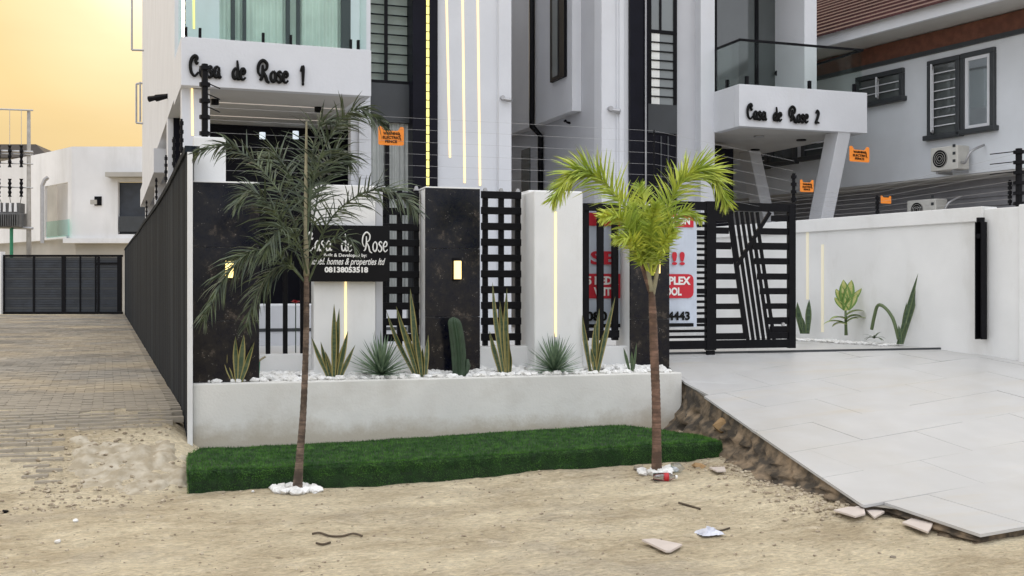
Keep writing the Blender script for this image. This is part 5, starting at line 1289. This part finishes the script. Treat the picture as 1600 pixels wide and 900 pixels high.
# palms
def frond(parent, m, ctrl, t0, dts, leaf_px, n_=70, width=.016, seed=0, droop=.6, plume=.9, angle=.75):
    """ctrl: px points; dts: change of distance at each"""
    rnd_ = random.Random(seed)
    fr = H; pts = catmull([P(c[0], c[1], t0+d) for c, d in zip(ctrl, dts)], 12); L = len(pts)
    org = parent['_org']; k = t0/F_PX
    mb = MB(); mb.tube(pts, [max(.0025, .010*(1-i/L)) for i in range(L)], 5)
    for i in range(n_*2):
        f = .16+.84*(i/(n_*2)); fi = f*(L-1); a = int(min(L-2, fi)); q = fi-a; p = pts[a].lerp(pts[a+1], q); d = (pts[min(a+2, L-1)]-pts[max(a-1, 0)]).normalized()
        sd_ = d.cross(Vector((0, 0, 1)));
        if sd_.length < .15: sd_ = Vector((Cc, -S, 0))
        sd_.normalize(); upv = sd_.cross(d).normalized()
        # camera-side spread too
        s = 1 if i % 2 else -1; ph = rnd_.uniform(-plume, plume)
        out = (sd_*s*math.cos(ph)+upv*math.sin(ph)).normalized()
        ang = angle*(1-.35*f)+rnd_.uniform(-.15, .15)
        dv = (out*math.sin(ang)+d*math.cos(ang)).normalized()
        ll = leaf_px*k*(math.sin(math.pi*(.12+.80*f))**.7)*rnd_.uniform(.75, 1.15)
        wd = width*rnd_.uniform(.7, 1.2); sv = dv.cross(out.cross(d)).normalized()
        if rnd_.random() < .5: sv = dv.cross(Vector((rnd_.uniform(-1, 1), rnd_.uniform(-1, 1), rnd_.uniform(-1, 1)))).normalized()
        pp = p.copy(); dd = dv.copy(); vs = []
        for j in range(4):
            wj = wd*(1, 1.1, .75, .08)[j]*.5; vs += [pp-sv*wj, pp+sv*wj]
            dd = (dd+Vector((0, 0, -droop*(.25+.25*j)*rnd_.uniform(.6, 1.3)))).normalized(); pp = pp+dd*ll/3
        mb.add(vs, [(0, 1, 3, 2), (2, 3, 5, 4), (4, 5, 7, 6)])
    me = mb.mesh('frond', m, org); o = bpy.data.objects.new('frond', me); COL.objects.link(o); o.parent = parent; return o
def trunk_part(parent, name, m, ctrl, t0, rpx, n_=14):
    pts = catmull([P(c[0], c[1], t0) for c in ctrl], n_//2); L = len(pts); k = t0/F_PX
    cum = [i/(L-1)*(len(rpx)-1) for i in range(L)]
    rr_ = [(rpx[int(c)]+(rpx[min(int(c)+1, len(rpx)-1)]-rpx[int(c)])*(c-int(c)))*k*(1+.07*(i % 2)) for i, c in enumerate(cum)]
    mb = MB().tube(pts, rr_, 12); me = mb.mesh(name, m, parent['_org'], True); o = bpy.data.objects.new(name, me); COL.objects.link(o); o.parent = parent; return o
T1 = G(465, 768, .0); tP1 = F_PX*1.6/318
c1 = P(465, 768, tP1)
pa = thing('palm_tree', 'slender young palm with dark green fronds in front of the name board', 'palm tree', H, (c1[0], c1[1], 0), 'young palms in front of the fence')
trunk_part(pa, 'trunk', BARK, [(464, 772), (468, 720), (474, 640), (478, 540), (479, 470), (479, 430)], tP1, [8.5, 6.0, 5.0, 4.5, 4.3, 4.0], 36)
trunk_part(pa, 'crownshaft', SPEAR, [(479, 432), (478, 360), (478, 280), (479, 190)], tP1, [4.6, 3.4, 2.6, 1.4], 16)
D1 = [
 ([(477, 420), (455, 335), (412, 268), (358, 228), (306, 240)], (0, .0, .05, .1, .1), 52, 80),
 ([(480, 370), (490, 280), (520, 205), (560, 170), (600, 196)], (0, 0, -.05, -.1, -.1), 54, 90),
 ([(482, 420), (515, 345), (562, 305), (612, 298), (652, 330)], (0, -.1, -.25, -.4, -.45), 56, 80),
 ([(476, 440), (440, 398), (398, 392), (355, 428), (318, 500)], (0, -.1, -.25, -.35, -.4), 62, 90),
 ([(477, 425), (450, 370), (425, 325), (395, 300), (370, 318)], (0, -.1, -.2, -.3, -.35), 62, 70),
 ([(480, 400), (492, 330), (505, 270), (525, 240), (545, 250)], (0, .1, .2, .3, .35), 68, 80),
 ([(476, 440), (450, 415), (425, 425), (400, 460), (385, 510)], (0, -.1, -.15, -.2, -.2), 52, 65),
 ([(479, 380), (470, 320), (450, 270), (430, 240), (415, 245)], (0, .15, .3, .4, .5), 60, 70),
 ([(480, 430), (470, 390), (448, 360), (430, 365), (415, 400)], (0, -.2, -.4, -.55, -.6), 50, 55),
 ([(482, 440), (500, 400), (520, 375), (545, 372), (560, 400)], (0, -.1, -.2, -.25, -.3), 34, 34),
 ([(479, 400), (484, 300), (489, 240), (500, 195), (520, 190)], (0, .0, .1, .1, .1), 60, 60),
]
for i, (c, d, l_, n_) in enumerate(D1): frond(pa, PALMD, c, tP1, d, l_, int(n_*.85), .0115, i+1, droop=.5, angle=.95, plume=1.2)
tP2 = F_PX*(1.6-.06)/(742-450); c2 = P(1026, 742, tP2)
pb = thing('palm_tree', 'young palm with a reddish trunk and bright yellow-green fronds', 'palm tree', H, (c2[0], c2[1], .05), 'young palms in front of the fence')
trunk_part(pb, 'trunk', BARKR, [(1026, 745), (1026, 690), (1025, 620), (1022, 550), (1020, 490), (1018, 455)], tP2, [8.5, 7.0, 6.6, 6.6, 5.8, 4.4], 40)
trunk_part(pb, 'crownshaft', SPEAR, [(1018, 456), (1013, 430), (1008, 400)], tP2, [5, 4, 2.5], 10)
trunk_part(pb, 'leaf_stalk', SPEAR, [(1019, 462), (1026, 430), (1030, 400)], tP2, [4, 3, 2], 10)
trunk_part(pb, 'leaf_stalk', BARKR, [(1017, 458), (1003, 415), (990, 380)], tP2, [4, 3, 2], 10)
D2 = [
 ([(1014, 430), (990, 350), (945, 285), (900, 268), (864, 312)], (0, 0, 0, -.05, -.05), 46, 90),
 ([(1022, 420), (1036, 345), (1068, 280), (1108, 268), (1136, 318)], (0, 0, 0, 0, 0), 46, 90),
 ([(1016, 430), (1012, 380), (1008, 330), (1000, 290)], (0, .1, .1, .15), 38, 60),
 ([(1016, 430), (995, 380), (968, 340), (940, 340)], (0, -.1, -.2, -.25), 34, 60),
 ([(1020, 430), (1035, 385), (1050, 345), (1075, 330), (1095, 345)], (0, -.05, -.1, -.1, -.1), 30, 55),
 ([(1018, 430), (1018, 390), (1018, 350), (1024, 320)], (0, -.1, -.2, -.3), 34, 70),
 ([(1012, 425), (998, 395), (985, 375), (962, 372)], (0, -.15, -.25, -.3), 32, 50),
 ([(1022, 425), (1032, 395), (1040, 375), (1052, 360)], (0, -.15, -.25, -.3), 30, 50),
 ([(1010, 425), (1000, 400), (992, 360), (988, 320)], (0, .0, -.1, -.1), 34, 55),
]
for i, (c, d, l_, n_) in enumerate(D2): frond(pb, PALMY, c, tP2, d, int(l_*(1.15 if i < 2 else .92)), int(n_*(2.2 if i < 2 else 1.5)), .0135, i+31, droop=.22, angle=1.05, plume=1.35)
def pebble_ring(px, py, z_, t_, rx, label, seed, nst=120):
    c = P(px, py, t_); mb = MB(); r_ = random.Random(seed)
    for i in range(nst):
        a = r_.random()*6.28; q = math.sqrt(r_.random())*rx; x_, y_ = c[0]+math.cos(a)*q*1.0, c[1]+math.sin(a)*q*.8
        mb.rock((x_, y_, ground_z(x_, y_)+.018), r_.uniform(.018, .045), .8, i, .35)
    tag(mb.build('pebbles', PEB), label, 'pebbles', kind='stuff')
pebble_ring(462, 772, 0, tP1, .19, 'white pebbles ringed round the foot of the dark green palm', 3, 85)
pebble_ring(1028, 744, 0, tP2, .16, 'few white pebbles at the foot of the yellow-green palm', 6, 30)
# ------------------------------------------------------------------ litter on the ground
def gpos(px, py):
    z_ = 0
    for _ in range(5): g_ = G(px, py, z_); z_ = ground_z(g_[0], g_[1])
    return g_[0], g_[1], z_
def shard(pxs, label, th=.012, m=TILEC, lift=.012, grp='broken tile pieces on the ground'):
    pts_ = [gpos(*p) for p in pxs]; z_ = max(p[2] for p in pts_)+lift; poly = [(p[0], p[1]) for p in pts_]
    o = MB().prism(poly, lambda a, b: (a, b, z_), lambda a, b: (a, b, z_+th)).build('tile_shard', m); tag(o, label, 'broken tile', grp); return o
shard([(1303, 808), (1336, 820), (1352, 812), (1350, 802), (1326, 799)], 'larger pinkish tile shard under the broken corner of the driveway')
shard([(1352, 803), (1374, 801), (1382, 808), (1366, 819)], 'small pointed tile shard beside the larger one at the driveway corner')
shard([(1410, 824), (1436, 813), (1462, 818), (1456, 834), (1450, 842)], 'cracked pale tile shard lying against the driveway front edge', lift=.02)
shard([(1456, 825), (1480, 819), (1502, 828), (1484, 835)], 'flat pinkish tile shard propped on the driveway front edge', lift=.05)
shard([(1003, 851), (1022, 850), (1066, 856), (1048, 867), (1040, 867)], 'lone pale tile shard lying in the open sand near the camera')
shard([(1108, 734), (1132, 735), (1134, 742), (1120, 743)], 'small pale tile chip right of the plastic bottle')
def stick(pxs, r_, label, m=DIRT):
    pts_ = [gpos(*p) for p in pxs]; pts_ = [(p[0], p[1], p[2]+r_*1.5) for p in pts_]
    o = MB().tube(catmull(pts_, 4), [r_]*((len(pts_)-1)*4+1), 6).build('stick', m, smooth=True); tag(o, label, 'stick', 'sticks on the sand')
STK = mat("dry_stick", (.10, .075, .05), .9, .3, 10, .3, 40)
stick([(488, 837), (500, 835), (515, 840), (535, 840), (552, 837), (566, 840)], .007, 'long wavy dry stick lying on the sand', STK)
stick([(494, 851), (504, 853), (516, 850)], .007, 'short dry stick just below the long wavy one', STK)
stick([(1060, 788), (1075, 792), (1094, 797)], .008, 'dry stick on the sand between the palm and the driveway corner', STK)
stick([(1108, 829), (1124, 831), (1140, 827)], .006, 'thin stick behind the crumpled plastic bag', STK)
# plastic bottle
c = gpos(1040, 752); bt_ = thing('plastic_bottle', 'clear plastic bottle with a red label lying beside the palm', 'bottle', H, (c[0], c[1], c[2]))
ax = Vector((Cc, -S, 0)); b0v = Vector((c[0], c[1], c[2]+.035))-ax*.1
MB().tube([b0v+ax*a for a in (0, .005, .10, .14, .165, .18)], [.02, .034, .034, .03, .013, .013], 12).build('body', CLEARP, bt_, smooth=True)
MB().tube([b0v+ax*a for a in (.085, .125)], [.0348, .0348], 12).build('label_band', REDP, bt_, smooth=True)
MB().tube([b0v+ax*a for a in (.178, .195)], [.015, .015], 10).build('cap', WHITET, bt_)
c = gpos(1108, 834)
mb = MB(); r_ = random.Random(2); nn = 10
for j in range(nn):
    for i in range(nn):
        x_, y_ = c[0]+(i/(nn-1)-.5)*.16, c[1]+(j/(nn-1)-.5)*.14; e = 1-max(abs(i/(nn-1)-.5), abs(j/(nn-1)-.5))*2
        mb.v.append((x_+r_.uniform(-.01, .01), y_+r_.uniform(-.01, .01), c[2]+.004+e*.07*r_.uniform(.4, 1)))
mb.f += [(j*nn+i, j*nn+i+1, (j+1)*nn+i+1, (j+1)*nn+i) for j in range(nn-1) for i in range(nn-1)]
o = mb.build('plastic_bag', mat("crumpled_plastic", (.62, .64, .72), .3, .2, 9, .2, 20)); tag(o, 'small crumpled white plastic bag on the sand', 'plastic bag')
c = gpos(1057, 738); mb = MB(); mb.rock((c[0], c[1], c[2]+.03), .06, .8, 77, .4); o = mb.build('plastic_wrap', CLEARP); tag(o, 'crumpled clear wrap right beside the palm trunk foot', 'plastic wrap')
def stone(px, py, r_, label, m, sq=.6, dz=0, seed=1):
    c = gpos(px, py); o = MB().rock((c[0], c[1], c[2]+r_*.3+dz), r_, sq, seed).build('stone', m); tag(o, label, 'stone')
GS = mat("grey_stone", (.30, .26, .20), .9, .3, 8, .5, 30)
stone(1092, 731, .06, 'tan stone before the right end of the turf', STONEO, .5, seed=3)
stone(998, 735, .06, 'low brown stone left of the yellow-green palm foot', GS, .4, seed=4)
stone(776, 737, .022, 'single white stone at the middle front of the turf', PEB, .7, seed=5)
stone(395, 769, .015, 'tiny white stone at the turf edge left of the dark palm', PEB, .7, seed=6)
stone(8, 801, .03, 'dark stone at the photo left edge of the street', BLACKM, .6, seed=7)
stone(90, 848, .025, 'white stone alone on the sand at lower left', PEB, .6, seed=8)
stone(118, 816, .022, 'pale stone above the white one at lower left', PEB, .6, seed=9)
stone(1232, 735, .04, 'pale stone at the foot of the driveway flank', PEB, .6, seed=10)
stone(1340, 797, .035, 'pinkish stone tucked under the broken driveway corner', TILEC, .7, seed=11)
stone(1395, 872, .02, 'small dark stone near the bottom of the photo', GS, .6, seed=12)
# things stuck in the flank
wx = FN.world(4.80, -1.0); o = MB().rock((4.70, -1.05, .34), .10, .9, 5, .15).build('stone', STONEO, frame=FN); tag(o, 'large orange stone set in the driveway flank', 'stone')
o = MB().tube([(4.86, -.20, .25), (4.84, -.10, .62)], .012, 8).build('conduit', WHITET, frame=FN); tag(o, 'thin white conduit standing against the planter end', 'pipe')
pile = thing('rubble', 'pile of brick pieces and debris between planter end and driveway', 'rubble', FN, (4.85, -.35, .2))
r_ = random.Random(6)
for i in range(12):
    MB().rock((4.86+r_.uniform(-.14, .12), -.35+r_.uniform(-.2, .2), .33+r_.uniform(-.05, .06)), r_.uniform(.03, .07), .7, i+40, .3).build('rubble_piece', (GS, DIRT, CONC, TILEC)[i % 4], pile)
# green offcut and root by the left pillar, red flower behind the bars
g0_ = FN.Z(402, 590, .15); uu_ = FN.U(402, .15)
o = MB().tube([(uu_, .15, g0_), (uu_+.01, .16, g0_+.15)], .018, 8).build('pipe_offcut', GREENP, frame=FN); tag(o, 'short green plastic pipe stub in the pebbles by the left pillar', 'pipe')
pr = [(378, 592), (388, 580), (402, 566), (415, 557)]
o = MB().tube(catmull([(FN.U(a, .12), .12, FN.Z(a, b, .12)) for a, b in pr], 4), .010, 6).build('dry_stem', SPEAR, frame=FN, smooth=True); tag(o, 'pale bent dry stem leaning against the left pillar', 'plant stem')
u_ = FN.U(462, 1.5); z_ = FN.Z(462, 474, 1.5)
rf = thing('red_flower', 'small red flower seen between the black bars', 'flower', FN, (u_, 1.5, .9))
for k in range(7):
    a = k*.9; mb = MB(); leaf_mesh(mb, (u_, 1.5, z_), (math.cos(a), math.sin(a)*.5, .6), .06, .05, bend=.4, seg=4); mb.build('petal', REDP, rf)
MB().tube([(u_, 1.5, .9), (u_, 1.5, z_)], .006, 5).build('stem', CACT, rf)
for o in bpy.data.objects:
    if '_org' in o: del o['_org']
0 and print('DBG', 'PC', PC, 'PD', PD, 'VJ', VJ, 'VFR', VFR, 'E1', E1, 'E2', E2, [drive_z(*FN.loc(R.world(*q)[:2])) for q in (PC, PD, E1, E2)])
print('objects', len(bpy.data.objects), 'tiles', tiles, 'pavers', cnt)
